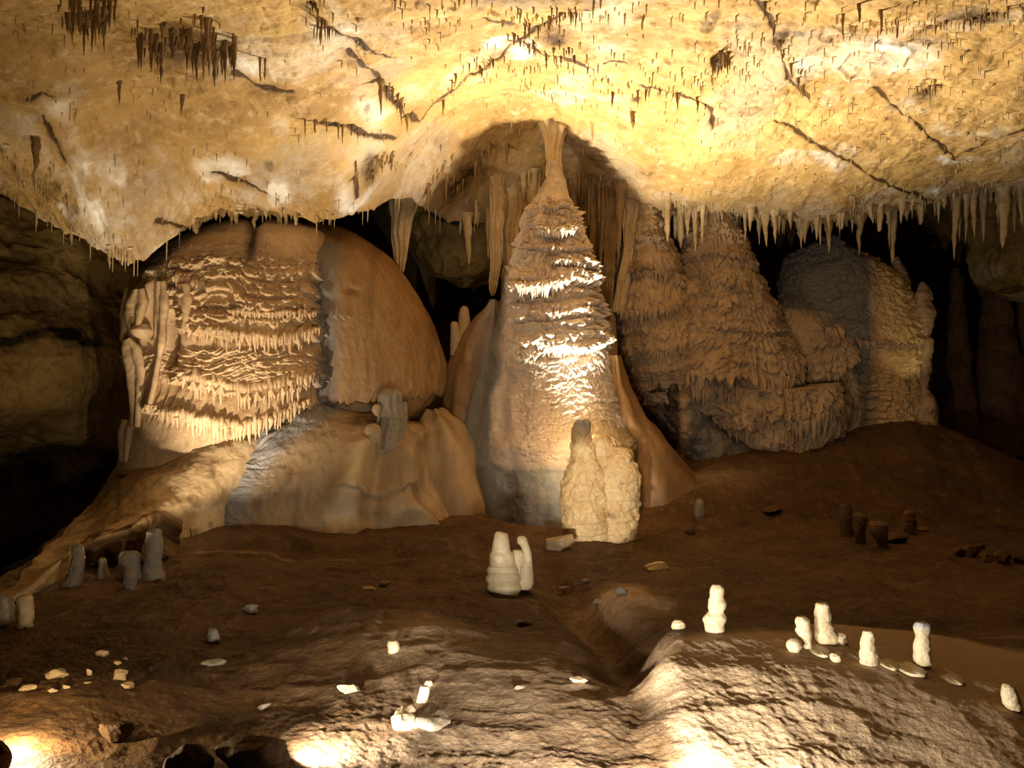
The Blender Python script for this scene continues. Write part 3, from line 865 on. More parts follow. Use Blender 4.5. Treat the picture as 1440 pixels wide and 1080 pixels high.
def m_cone(P, N):
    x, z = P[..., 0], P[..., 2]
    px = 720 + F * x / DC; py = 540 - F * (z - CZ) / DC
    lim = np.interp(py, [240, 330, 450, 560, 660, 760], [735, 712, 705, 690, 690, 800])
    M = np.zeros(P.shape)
    M[..., 0] = 1.1 * (1 - ss(-12, 18, px - lim)) + 0.9 * ss(640, 660, py) + 0.55 * np.exp(-((py - 520) / 22) ** 2) + 0.4 * ss(0.35, 0.7, N[..., 2])  # grey foot and ledge tops paint shade; grey left side is calcite
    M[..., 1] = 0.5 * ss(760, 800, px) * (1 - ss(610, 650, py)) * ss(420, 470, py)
    M[..., 2] = 0.7 * ss(690, 720, px) * ss(655, 700, py) * ss(-.2, .3, fbm(x * 2.5, 0 * x, z * .4, 3, 177)) + 0.45 * (1 - ss(255, 290, py)) + .4 * ss(845, 870, px)  # dark streaks deepen the painted shadow at the foot
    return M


root = empty('tall_stalagmite', W(770, 745, 15.9), 'tall tapering cone in the middle joined to the ceiling, brightly lit from below', 'stalagmite')
rows = [(226, 772, 788), (240, 771, 790), (255, 766, 796), (275, 752, 801), (300, 742, 808), (340, 731, 822), (380, 722, 830), (410, 708, 835), (450, 690, 842), (490, 677, 849), (530, 664, 857),
        (570, 652, 868), (610, 642, 882), (650, 636, 894), (700, 636, 904), (760, 636, 918), (790, 634, 920)]
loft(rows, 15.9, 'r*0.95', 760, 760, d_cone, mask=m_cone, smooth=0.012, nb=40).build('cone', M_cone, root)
PB = LAST[0]
for i, (ln, tl, w_) in enumerate([([(725, 404), (745, 408), (775, 406), (795, 398)], .20, .07), ([(760, 326), (785, 330), (810, 326)], .08, .05), ([(756, 492), (785, 496), (820, 495), (845, 486)], .07, .06), ([(775, 372), (800, 370), (825, 376)], .06, .05)]):
    fringe(PB, ln, DC, tl, w_, M_cone, root, 520 + i)
rows = [(160, 740, 808), (172, 754, 802), (182, 760, 796), (195, 765, 792), (210, 768, 789), (226, 769, 788), (240, 770, 789), (250, 769, 792)]
loft(rows, 15.95, 'r*0.9', 140, 130, lambda P, N, th, s, z: 0.018 * np.cos(th * 9 + 2 * noise3(z * 2, 0 * z, 0 * z, 181)) + rough(P, .03, 4, 182, 4), nb=40).build('neck', M_tipl, root)
rows = [(424, 690, 700), (440, 678, 708), (462, 660, 715), (485, 645, 720), (510, 633, 720), (540, 625, 720), (580, 619, 720), (620, 620, 720), (680, 625, 720), (760, 625, 720)]
loft(rows, 16.1, 0.7, 200, 240, lambda P, N, th, s, z: rough(P, .07, 1.6, 183, 4) + .02 * np.sin(s * 14), nb=30,
     mask=lambda P, N: np.stack([0.7 * ss(655, 680, 720 + F * P[..., 0] / 15.9), 0 * P[..., 0], 0 * P[..., 0]], -1)).build('left_skirt', M_ochre, root)
rows = [(500, 850, 866), (515, 845, 873), (545, 840, 884), (580, 840, 904), (620, 840, 934), (660, 840, 966), (695, 840, 994), (725, 840, 1012), (760, 840, 1020)]
loft(rows, 16.3, 0.8, 200, 240, lambda P, N, th, s, z: rough(P, .06, 1.6, 184, 4) + .02 * np.sin(s * 12), nb=30).build('right_skirt', M_ochre, root)

for rows, D, lab in [([(430, 650, 656), (434, 646, 659), (450, 644, 661), (466, 643, 666), (485, 640, 672)], 16.0, 'slim ochre stalagmite spire on the left shoulder of the tall cone'),
                     ([(452, 636, 642), (456, 634, 645), (475, 633, 650), (500, 632, 655)], 15.9, 'shorter ochre stalagmite stub beside the slim spire left of the tall cone')]:
    o = loft(rows, D, 'r*0.9', 60, 80, sm(0.02, 5, 190), nb=20).build('stalagmite', M_apron)
    tag(o, lab, 'stalagmite', 'spires on the cone shoulder')
for rows, D, lab in [([(572, 616, 624), (578, 612, 632), (590, 611, 634), (602, 612, 634)], 15.6, 'pale knob low in the gap between the ochre dome and the cone'),
                     ([(512, 616, 622), (518, 614, 627), (534, 613, 629), (550, 612, 630)], 16.2, 'small grey knob in the dark gap left of the cone')]:
    o = loft(rows, D, 'r*0.9', 50, 50, sm(0.03, 5, 191), nb=16).build('stalagmite', M_apron)
    tag(o, lab, 'stalagmite')

# ------------------------------------------------------------------ twin stalagmite in front
def d_twin(P, N, th, s, z):
    k = z * 7 + 0.6 * noise3(s * 3, z * 2, 0 * s, 201)
    fr = k - np.floor(k)
    return rough(P, 0.075, 3.2, 202, 4) + rough(P, 0.022, 12, 203, 3) + 0.016 * (ss(0, .2, fr) * (1 - fr))


root = empty('stalagmite', W(845, 757, 13.5), 'stout cream twin stalagmite with one tall spire in front of the cone', 'stalagmite')
mt = lambda P, N: np.stack([0.9 * ss(620, 590, 540 - F * (P[..., 2] - CZ) / 13.4), 0.3 * ss(0, .4, fbm(P[..., 0] * 3, P[..., 1] * 3, P[..., 2] * 3, 3, 204)), .6 * ss(.35, .6, fbm(P[..., 0] * 5, P[..., 1] * 5, P[..., 2] * 5, 3, 205))], -1)
loft([(591, 814, 823), (595, 809, 828), (603, 807, 831), (625, 804, 835), (655, 798, 843), (680, 792, 850), (715, 789, 856), (745, 791, 860), (770, 793, 862)], 13.5, 'r*0.95', 220, 300, d_twin, nb=60, mask=mt, smooth=.02).build('spire', M_twin, root)
loft([(628, 862, 874), (632, 855, 884), (642, 848, 891), (660, 843, 897), (690, 842, 901), (715, 840, 901), (738, 838, 899), (765, 836, 896)], 13.55, 'r*0.9', 200, 240, d_twin, nb=50, mask=mt, smooth=.02).build('lower_lobe', M_twin, root)
loft([(612, 838, 850), (618, 832, 860), (640, 830, 868), (700, 828, 870), (760, 828, 870)], 13.6, 'r*0.9', 120, 160, d_twin, nb=30, mask=mt).build('middle_lobe', M_twin, root)
loft([(630, 874, 884), (634, 868, 890), (641, 868, 892), (648, 872, 890)], 13.75, 'r*1', 60, 50, sm(.02, 8, 206), nb=20).build('nub', M_twin, root)

# layered pair lower down the gully
Dp = floor_hit(718, 832)
root = empty('stalagmite', W(708, 832, Dp), 'cream layered stalagmite like stacked blobs, beside the gully below the cone', 'stalagmite')
lay = lambda A, k, sd: (lambda P, N, th, s, z: rough(P, 0.02, 6, sd, 4) + A * np.abs(np.sin(z * k + 0.8 * noise3(s * 3, 0 * s, 0 * s, sd))))
loft([(748, 698, 706), (751, 696, 713), (762, 694, 716), (774, 692, 718), (777, 694, 719)], Dp, 'r*0.95', 90, 80, sm(.012, 8, 211), nb=30).build('top_tier', M_white, root)
loft([(775, 691, 718), (780, 688, 721), (790, 688, 723), (797, 690, 724)], Dp, 'r*0.95', 90, 70, sm(.014, 8, 212), nb=30).build('middle_tier', M_white, root)
loft([(796, 689, 722), (802, 686, 727), (812, 685, 730), (824, 687, 731), (834, 692, 730), (838, 696, 726)], Dp, 'r*0.95', 100, 90, lay(.02, 30, 213), nb=30).build('bottom_tier', M_white, root)
root = empty('stalagmite', W(741, 826, Dp), 'thin curved cream stalagmite leaning beside the layered one, below the cone', 'stalagmite')
loft([(754, 730, 737), (757, 727, 741), (763, 727, 743), (769, 732, 745), (778, 736, 748), (788, 736, 749), (797, 731, 749), (806, 729, 750), (819, 726, 751), (828, 728, 748)], Dp + .05, 'r*0.9', 80, 140, sm(.01, 8, 214), nb=26, smooth=.015).build('bent_shaft', M_white, root)
loft([(773, 722, 734), (777, 720, 737), (790, 719, 738), (810, 722, 738), (824, 724, 740)], Dp + .08, 'r*0.9', 60, 60, sm(.012, 8, 215), nb=20).build('side_lobe', M_white, root)

# ------------------------------------------------------------------ right flowstone
DR = 17.7


def d_right(seed, spec, kA=0.05):
    def f(P, N, th, s, z):
        x = P[..., 0]
        front = ss(0.0, 0.45, -N[..., 1] + 0.3)
        d = rough(P, 0.10, 1.0, seed, 3) + rough(P, 0.02, 4, seed + 1, 4)
        d += front * scales(s, z, kA * 2.0, 6.0, 2.6, seed + 2) + front * 0.022 * fbm(s * 8, 0 * s, z * 1.2, 3, seed + 3, ridge=True)
        return d + front * tiers(x, z, s, spec, DR)
    return f


def m_right(P, N):
    x, z = P[..., 0], P[..., 2]
    M = np.zeros(P.shape)
    M[..., 0] = 0.7 * ss(.35, .7, N[..., 2]) + 0.6 * ss(0.1, .5, fbm(x * 1.1, 0 * x, z * 1.1, 3, 229))
    M[..., 2] = 0.5 * ss(.25, .6, fbm(x * 2, 0 * x, z * 3, 3, 228))
    return M


root = empty('flowstone', W(1000, 640, 18.4), 'broad twin-peaked brown flowstone with fine drip curtains, right of the cone', 'flowstone')
specL = [([(888, 342), (930, 348)], .12, .15, .10, 9, 31), ([(870, 396), (900, 392), (945, 398)], .16, .2, .14, 9, 32), ([(866, 452), (900, 454), (955, 440)], .18, .22, .18, 8.5, 33), ([(872, 500), (920, 505), (965, 490)], .1, .2, .16, 8.5, 34)]
loft([(284, 900, 910), (300, 893, 918), (330, 884, 930), (365, 874, 946), (400, 868, 958), (440, 864, 968), (480, 870, 974), (520, 880, 982), (550, 888, 988), (570, 890, 990)], 18.1, 0.75, 300, 340, d_right(221, specL, .035), mask=m_right, smooth=.02).build('left_peak', M_pink, root)
PB = LAST[0]
for i, (ln, tl) in enumerate([([(872, 388), (900, 384), (940, 390)], .16), ([(868, 442), (900, 444), (945, 432)], .22), ([(876, 492), (920, 498), (960, 484)], .22), ([(888, 338), (925, 343)], .10)]):
    fringe(PB, ln, DR, tl, .075, M_pink, root, 530 + i)
specM = [([(955, 338), (1000, 332), (1040, 345)], .10, .15, .10, 8, 35), ([(950, 378), (1000, 366), (1052, 372)], .10, .18, .12, 8, 36), ([(930, 430), (960, 440), (985, 425)], .14, .25, .22, 8, 37),
         ([(880, 545), (930, 552), (990, 558), (1050, 560), (1115, 548), (1130, 545)], .30, .6, .38, 8.5, 38), ([(990, 470), (1050, 478), (1110, 470)], .06, .2, .1, 8, 39)]
loft([(298, 972, 1008), (308, 964, 1022), (325, 957, 1032), (350, 953, 1044), (390, 950, 1060), (420, 946, 1078), (460, 932, 1100), (500, 905, 1118), (530, 890, 1127), (550, 892, 1124), (566, 905, 1110), (580, 930, 1090)], 18.5, 1.15, 520, 460, d_right(231, specM, .04), mask=m_right, smooth=.02).build('main_peak', M_pink, root)
PB = LAST[0]
for i, (ln, tl) in enumerate([([(892, 532), (930, 540), (990, 546), (1050, 548), (1112, 536)], .40), ([(945, 420), (962, 428), (985, 415)], .3), ([(960, 332), (1000, 327), (1035, 338)], .12), ([(975, 366), (1000, 361), (1048, 366)], .12)]):
    fringe(PB, ln, DR, tl, .08, M_pink, root, 540 + i)
specB = [([(1000, 604), (1060, 614), (1130, 606), (1180, 575)], .22, .35, .42, 8, 41), ([(1060, 628), (1110, 632)], .1, .2, .1, 9, 42)]
loft([(546, 1000, 1170), (560, 990, 1190), (585, 990, 1192), (606, 1005, 1180), (625, 1030, 1150), (650, 1050, 1140)], 18.5, 1.35, 380, 240, d_right(241, specB, .03), mask=m_right, smooth=.03).build('lower_tier', M_pink, root)
fringe(LAST[0], [(1002, 590), (1060, 600), (1130, 592), (1175, 566)], DR, .42, .12, M_pink, root, 550)
specS = [([(1090, 542), (1140, 545), (1190, 530), (1225, 515)], .16, .4, .18, 8, 43), ([(1140, 500), (1200, 490)], .08, .2, .12, 8, 44)]
loft([(414, 1110, 1130, 18.9, .3), (422, 1098, 1148, 18.9, .55), (440, 1085, 1172, 18.9, .8), (470, 1080, 1196, 18.9, 1.0), (510, 1080, 1212), (550, 1085, 1220), (590, 1090, 1220), (620, 1100, 1210)], 18.9, 1.1, 300, 240, d_right(251, specS, .035), mask=m_right, smooth=.03).build('shoulder', M_pink, root)
fringe(LAST[0], [(1100, 532), (1140, 536), (1190, 522)], DR, .2, .09, M_pink, root, 551)
loft([(538, 905, 960), (548, 890, 990), (570, 885, 1005), (600, 892, 1015), (640, 930, 1060), (690, 960, 1100)], 18.2, 0.9, 220, 200, lambda P, N, th, s, z: rough(P, .16, 2.2, 255, 4) + rough(P, .04, 7, 256, 3),
     mask=lambda P, N: np.stack([.9 * ss(950, 975, 720 + F * P[..., 0] / 17.5), 0 * P[..., 0], 1.0 * (1 - ss(945, 965, 720 + F * P[..., 0] / 17.5))], -1)).build('pitted_foot', M_pink, root)


def d_rdome(P, N, th, s, z):
    x = P[..., 0]
    front = ss(0.0, 0.45, -N[..., 1] + 0.3)
    spec = [([(1115, 380), (1150, 376), (1180, 368)], .14, .2, .06, 9, 51), ([(1185, 484), (1230, 490), (1290, 492), (1305, 488)], .10, .35, .12, 9, 52), ([(1160, 450), (1200, 455), (1240, 450)], .05, .1, .05, 9, 53)]
    return rough(P, .10, 1, 261, 3) + rough(P, .03, 4, 262, 4) + front * scales(s, z, .06, 5, 5, 263) + front * tiers(x, z, s, spec, 18.2) + .02 * fbm(s * 6, 0 * s, z * .8, 3, 264)


root = empty('flowstone', W(1200, 610, 19.1), 'grey rounded flowstone dome at the right with yellow lamplight painted on its right flank', 'flowstone')
m_lit_flank = lambda P, N: np.stack([1.0 * (1 - ss(1205, 1222, 720 + F * P[..., 0] / 18.3)), .7 * ss(1210, 1235, 720 + F * P[..., 0] / 18.3) * (1 - ss(1290, 1300, 720 + F * P[..., 0] / 18.3)), .3 * ss(.2, .5, fbm(P[..., 0] * 2, P[..., 1], P[..., 2] * 2, 3, 266))], -1)  # yellow lamplight painted on the right flank, grey where it stops
loft([(343, 1142, 1158), (350, 1126, 1172), (362, 1112, 1200), (378, 1100, 1236), (398, 1091, 1262), (428, 1090, 1285), (465, 1094, 1297), (490, 1098, 1302), (530, 1108, 1300), (575, 1125, 1296), (610, 1145, 1296), (640, 1150, 1300)], 19.1, 1.2, 420, 360, d_rdome, mask=m_lit_flank, smooth=.025).build('dome', M_pink, root)
fringe(LAST[0], [(1190, 480), (1230, 485), (1290, 487)], 18.0, .12, .09, M_pink, root, 552)
o = loft([(362, 1256, 1262), (372, 1253, 1266), (385, 1249, 1272), (400, 1246, 1278), (415, 1244, 1282)], 18.7, 'r*0.9', 90, 90, d_twin, nb=30).build('stalagmite', M_pink)
tag(o, 'small pointed grey stalagmite on the right dome, meeting a thin stalactite', 'stalagmite')
root = empty('stalagmite', W(1300, 600, 18.3), 'knobbly pagoda-like stalagmite shaft standing at the right edge of the grey dome', 'stalagmite')
loft([(397, 1294, 1301), (402, 1290, 1306), (414, 1285, 1311), (424, 1286, 1311), (436, 1284, 1315), (443, 1286, 1314), (446, 1289, 1311)], 18.3, 'r*0.95', 100, 100, d_twin, nb=30, smooth=.015).build('cap_tier', M_pink, root)
loft([(444, 1289, 1311), (460, 1289, 1310), (474, 1291, 1308), (479, 1287, 1312), (486, 1289, 1311)], 18.3, 'r*0.95', 100, 80, d_twin, nb=30, smooth=.015).build('middle_tier', M_pink, root)
loft([(484, 1290, 1312), (500, 1292, 1310), (530, 1294, 1307), (548, 1295, 1306), (560, 1290, 1312), (580, 1284, 1318), (604, 1280, 1322)], 18.3, 'r*0.95', 100, 110, d_twin, nb=30, smooth=.02).build('lower_shaft', M_pink, root)

# dim stalagmites in the dark at the far right
for rows, D, lab in [([(402, 1396, 1402), (410, 1388, 1414), (430, 1384, 1420), (460, 1380, 1424), (520, 1370, 1440), (640, 1350, 1460)], 21.5, 'dim stout stalagmite deep in the dark at the far right'),
                     ([(376, 1341, 1347), (390, 1338, 1352), (440, 1334, 1358), (520, 1328, 1366), (640, 1318, 1378)], 21.0, 'dim slender stalagmite in the dark right of the pagoda-like shaft'),
                     ([(404, 1436, 1444), (420, 1430, 1452), (480, 1426, 1460), (640, 1410, 1480)], 21.8, 'dim stalagmite cut by the right picture edge')]:
    o = loft(rows, D, 'r*0.9', 80, 120, d_twin, nb=30).build('stalagmite', M_brown)
    tag(o, lab, 'stalagmite', 'dim stalagmites at the far right')

# ------------------------------------------------------------------ things standing or lying on the floor
def stub(rows, label, mat=None, name='stalagmite', cat='stalagmite', group=None, A=0.02, f=7, seed=300, ry='r*0.9', nf=70, nz=70, D=None, lumps=0.0, mask=None):
    D = D or floor_hit((rows[-1][1] + rows[-1][2]) / 2, rows[-1][0])
    last = rows[-1]
    rows = list(rows) + [(last[0] + 7, last[1], last[2])]
    sc = D / 8.0

    def dsp(P, N, th, s, z):
        d = rough(P, A * sc, f / sc, seed, 4) + rough(P, 0.3 * A * sc, 4 * f / sc, seed + 1, 3)
        if lumps:
            d = d + lumps * sc * np.abs(np.sin(z * 26 / sc + 1.2 * noise3(s * 4, 0 * s, z * 5, seed + 2)))
        return d
    o = loft(rows, D, ry, nf, nz, dsp, nb=24, smooth=0.02, mask=mask).build(name, mat or M_white)
    tag(o, label, cat, group)
    return o


WG = 'pale stalagmites on the lit bank'
tipg = lambda P, N: np.stack([1.2 * ss(0.25, 0.36, P[..., 2] - P[..., 2].min()), 0 * P[..., 0], 0 * P[..., 0]], -1)
stub([(824, 1004, 1011), (827, 1001, 1015), (840, 1000, 1018), (850, 999, 1019), (862, 996, 1016), (866, 993, 1018), (872, 989, 1019), (882, 991, 1018), (888, 994, 1016)],
     'tall knobbly white stalagmite with a swollen foot, left of the others on the lit bank', group=WG, lumps=.012, seed=301)
stub([(868, 1123, 1132), (872, 1120, 1137), (885, 1120, 1139), (893, 1122, 1141), (906, 1128, 1142), (911, 1128, 1142)], 'short cream stalagmite just left of the tallest white one on the bank', group=WG, lumps=.006, seed=303)
root_rows = [(848, 1148, 1164), (851, 1146, 1167), (868, 1147, 1168), (880, 1148, 1171), (890, 1147, 1174), (900, 1150, 1180), (905, 1154, 1182)]
stub(root_rows, 'tallest white stalagmite with a blunt top and a toe to its right on the bank', group=WG, lumps=.006, seed=305)
stub([(889, 1178, 1186), (893, 1172, 1192), (899, 1170, 1194), (905, 1174, 1193)], 'low rounded cream lump at the foot of the tallest white stalagmite', group=WG, seed=306)
stub([(898, 1112, 1120), (902, 1107, 1125), (909, 1105, 1127), (916, 1109, 1124)], 'round cream knob at the foot of the short stalagmite on the bank', group=WG, seed=307)
stub([(887, 1214, 1226), (890, 1212, 1230), (905, 1210, 1231), (922, 1209, 1233), (933, 1210, 1234)], 'straight cream stalagmite alone in the middle of the bank crest', group=WG, lumps=.006, seed=308)
stub([(876, 1290, 1302), (880, 1287, 1306), (900, 1286, 1307), (915, 1284, 1308), (930, 1286, 1309), (939, 1296, 1309)], 'stalagmite with a grey-lilac top at the right of the bank crest', group=WG, lumps=.005, seed=309, mask=tipg)
stub([(918, 1170, 1178), (921, 1166, 1182), (927, 1167, 1184), (931, 1170, 1182)], 'tiny white knob below the gap between two bank stalagmites', group=WG, seed=310)
stub([(961, 1412, 1420), (965, 1408, 1426), (978, 1408, 1432), (990, 1411, 1436), (1000, 1419, 1437)], 'rounded yellowish stalagmite stub at the right picture edge', group=WG, seed=311)
stub([(873, 950, 957), (876, 946, 962), (881, 945, 964), (884, 946, 963)], 'little pale knob left of the knobbly white stalagmite', group=WG, seed=312)
# pale calcite puddles at feet
for (px, py, w, h, lab) in [(1280, 940, 38, 9, 'thin pale crust patch at the foot of the grey-topped stalagmite'), (1335, 952, 30, 7, 'thin pale crust patch right of the grey-topped stalagmite'),
                            (1245, 931, 22, 6, 'thin pale crust patch right of the lone straight stalagmite'), (1150, 914, 26, 6, 'thin pale crust patch before the short cream stalagmite')]:
    D = floor_hit(px, py)
    o = loft([(py - h * .22, px - w * .3, px + w * .3), (py - h * .1, px - w * .5, px + w * .5), (py + h * .5, px - w * .5, px + w * .5)], D, 0.16, 50, 20, sm(.015, 8, 313), nb=20).build('calcite_crust', M_white)
    tag(o, lab, 'crust', 'calcite crust patches on the bank')

# far dim things on the right
stub([(701, 981, 986), (705, 979, 989), (715, 978, 990), (726, 977, 991), (730, 978, 991)], 'lone small grey stalagmite on the pale patch right of the cone', M_stub, seed=320)
stub([(740, 965, 975), (744, 963, 977), (752, 963, 978)], 'dark little stub below the lone small grey stalagmite', M_brown, seed=321)
DG = 'broken stalagmites in the dim right'
stub([(708, 1184, 1192), (712, 1182, 1197), (730, 1181, 1199), (755, 1182, 1200)], 'leftmost and tallest broken brown stalagmite in the dim right group', M_brown, group=DG, seed=322)
stub([(722, 1201, 1216), (726, 1199, 1220), (745, 1199, 1218), (763, 1203, 1216)], 'second broken brown stalagmite in the dim right group', M_brown, group=DG, seed=323)
stub([(733, 1224, 1244), (737, 1221, 1250), (750, 1221, 1250), (770, 1238, 1248)], 'arched stumpy brown stalagmite in the dim right group', M_brown, group=DG, seed=324)
stub([(717, 1275, 1283), (720, 1271, 1286), (738, 1269, 1287), (752, 1270, 1288)], 'rightmost upright brown stalagmite in the dim right group', M_brown, group=DG, seed=325)


def stone(px, py, w, h, label, mat, name='stone', cat='stone', group=None, seed=1, ry=None, tilt=0.0, A=0.25, D=None, nf=70, nz=40, mask=None):
    """an angular lump of about w x h pixels whose foot is seen at (px, py)"""
    D = D or floor_hit(px, py)
    k = D / F
    rx, rz = w * k / 2, h * k / 2
    r_y = (ry or 0.6) * rx
    th = np.linspace(0, 2 * math.pi, nf, endpoint=False); ph = np.linspace(0.04, math.pi - 0.04, nz)
    T, Pn = np.meshgrid(th, ph)
    d = np.stack([np.sin(Pn) * np.sin(T), -np.sin(Pn) * np.cos(T), np.cos(Pn)], -1)
    r = np.random.default_rng(seed)
    ax = r.normal(size=(16, 3)); ax /= np.linalg.norm(ax, axis=1)[:, None]
    m = np.min(np.stack([r.uniform(0.5, 0.95) / np.maximum(d @ a, 1e-3) for a in ax]), 0)      # convex, faceted
    m = np.minimum(m, 1.12)
    m = m * (1 + A * 0.5 * fbm(d[..., 0] * 1.7 + seed, d[..., 1] * 1.7, d[..., 2] * 1.7, 4, seed))
    V = d * m[..., None] * np.array([rx, r_y, rz])
    c, s = math.cos(tilt), math.sin(tilt)
    V = np.stack([V[..., 0] * c + V[..., 2] * s, V[..., 1], -V[..., 0] * s + V[..., 2] * c], -1)
    x0 = (px - 720) * k
    V = V + np.array([x0, D + 0.3 * r_y, float(floor_z(x0, D)) + rz * 0.72])
    n = V.shape[0] * V.shape[1]
    V2 = np.vstack([V.reshape(-1, 3), V[0].mean(0), V[-1].mean(0)])
    j = np.arange(nf)
    Tt = np.vstack([np.stack([(j + 1) % nf, j, np.full(nf, n)], -1), np.stack([j + (nz - 1) * nf, (j + 1) % nf + (nz - 1) * nf, np.full(nf, n + 1)], -1)])
    o = Geo().add(V2, grid_faces(nz, nf, True), Tt).build(name, mat)
    tag(o, label, cat, group)
    return o


stone(1088, 722, 44, 14, 'low dark slab lying on the pale patch right of the cone', M_brown, seed=41)
stone(1262, 764, 46, 20, 'dark rubble block between the broken brown stalagmites', M_brown, group=DG, seed=42)
stone(1300, 748, 20, 9, 'small dark stone right of the broken brown stalagmites', M_brown, seed=43)
for i, (px, py, w, h) in enumerate([(1352, 782, 22, 16), (1370, 784, 20, 20), (1392, 790, 26, 16), (1412, 792, 24, 20), (1436, 792, 26, 18), (1380, 772, 18, 10)]):
    stone(px, py, w, h, 'dark clod in the ragged row of rubble at the dim right edge', M_brown, name='clod', group='rubble row at the dim right edge', seed=50 + i)
stone(925, 801, 40, 13, 'pale flat pointed stone lying right of the gully', M_white, seed=44, tilt=-0.1)
stone(873, 838, 24, 16, 'whitish rounded stone on the lit streak right of the gully', M_stub, seed=45)
stone(842, 850, 22, 9, 'whitish flat stone at the left end of the lit streak', M_stub, seed=46)
stone(823, 820, 14, 8, 'small pale stone left of the whitish stones by the gully', M_stub, seed=47)
stone(795, 832, 18, 10, 'small pinkish stone at the bend of the gully', M_apron, seed=48)
stone(790, 772, 54, 26, 'rounded pinkish boulder at the left foot of the twin stalagmite', M_apron, seed=49, ry=0.8)
stone(885, 748, 36, 14, 'flat pinkish crust stone at the right foot of the twin stalagmite', M_apron, seed=60)
stone(770, 735, 44, 16, 'dark broken slab leaning at the cone foot left of the twin stalagmite', M_brown, seed=61, tilt=-0.3)
stone(815, 960, 30, 9, 'bright cream stone lying alone on the dark floor in the foreground middle', M_white, seed=62)
stone(730, 970, 18, 9, 'pale stone on the lit slope in the foreground middle', M_stub, seed=63)
stone(490, 976, 32, 17, 'bright white jagged stone at the dark hollow in the left foreground', M_white, seed=64, A=.5)
stone(370, 998, 26, 11, 'pale flat stone catching light behind the dark foreground rock', M_stub, seed=65, tilt=-.2)
stone(302, 937, 38, 10, 'flat brown stone slab lying on the dark floor at the left', M_stub, seed=66)
stone(540, 826, 18, 11, 'greyish stone on the mud ledge left of the layered stalagmite', M_stub, seed=67)
stone(520, 830, 22, 6, 'thin flat stone beside the greyish stone on the mud ledge', M_apron, seed=68)
stone(352, 862, 28, 16, 'grey lump with a hollow top on the brown floor at the left', M_stub, seed=69)
for i, (px, py, w, h, l) in enumerate([(82, 955, 36, 20, 'angular cream slab, largest of the lit stones at the lower left'), (36, 972, 30, 10, 'flat yellowish stone at the left end of the lit stones'), (72, 974, 18, 7, 'small flat cream stone under the angular slab'),
                                       (125, 950, 9, 11, 'small upright cream chip right of the angular slab'), (145, 924, 20, 12, 'tan jagged stone at the top of the lit stones'), (165, 936, 12, 8, 'small tan stone right of the tan jagged stone'),
                                       (168, 958, 26, 18, 'tilted cream stone plate at the right end of the lit stones'), (180, 970, 20, 14, 'lower tilted cream stone plate at the right end of the lit stones'), (152, 902, 6, 6, 'tiny pale chip above the lit stones'),
                                       (176, 928, 7, 5, 'tiny cream chip right of the small tan stone'), (122, 962, 12, 5, 'thin cream chip below the small upright chip'), (92, 968, 14, 6, 'small tan chip under the angular slab')]):
    stone(px, py, w, h, l, M_apron, group='lit stones at the lower left', seed=70 + i, A=.4)
stone(165, 1045, 60, 36, 'brown rock with a lit upper edge in the lower left foreground', M_floor, name='rock', cat='rock', seed=90, ry=.7)
stone(-2, 1096, 34, 66, 'black rock hiding a lamp at the lower left corner', M_brown, name='rock', cat='rock', seed=91, D=5.32)
stone(352, 1096, 126, 66, 'big dark angular rock at the bottom edge hiding a lamp', M_brown, name='rock', cat='rock', seed=92, ry=.4, A=.3)
stone(270, 1095, 90, 50, 'dark rock left of the big dark angular rock at the bottom edge', M_brown, name='rock', cat='rock', seed=93, ry=.4)
stone(735, 880, 26, 10, 'small dark stone with a glinting end on the dark middle floor', M_stub, seed=94)

# left ledge things
LG = 'grey stubs along the broken ledge at the left'
stub([(744, 210, 222), (747, 206, 226), (765, 204, 228), (785, 202, 227), (812, 198, 232)], 'tallest grey stub, carrying the right end of the broken ledge', M_stub, group=LG, seed=330)
stub([(764, 104, 114), (768, 101, 118), (785, 100, 120), (805, 96, 118), (822, 86, 112)], 'leaning grey stub under the left part of the broken ledge', M_stub, group=LG, seed=331)
stub([(784, 139, 149), (788, 137, 152), (800, 137, 153), (812, 134, 156)], 'short pale stub under the middle of the broken ledge', M_stub, group=LG, seed=332)
stub([(776, 172, 190), (782, 168, 198), (800, 166, 200), (812, 164, 202)], 'squat grey lump under the broken ledge, left of the tallest stub', M_stub, group=LG, seed=333)
stub([(802, 176, 186), (806, 173, 191), (820, 173, 192), (826, 174, 190)], 'round grey knob in front of the squat lump under the ledge', M_stub, group=LG, seed=334)
stub([(760, 236, 243), (763, 234, 245), (772, 233, 246)], 'tiny dark stub beside the bright lamp glow at the ledge', M_brown, group=LG, seed=335)
stub([(838, 28, 42), (842, 25, 46), (860, 25, 47), (882, 24, 46)], 'pinkish upright stub at the left picture edge', M_apron, group=LG, seed=336)
stub([(836, 2, 12), (840, -2, 18), (862, -4, 20), (880, -6, 20)], 'mossy grey stub cut by the left picture edge', M_stub, group=LG, seed=337)
stub([(884, 294, 303), (887, 291, 306), (896, 291, 307), (902, 290, 308)], 'small pale upright stub alone on the brown floor at the left', M_stub, seed=338)
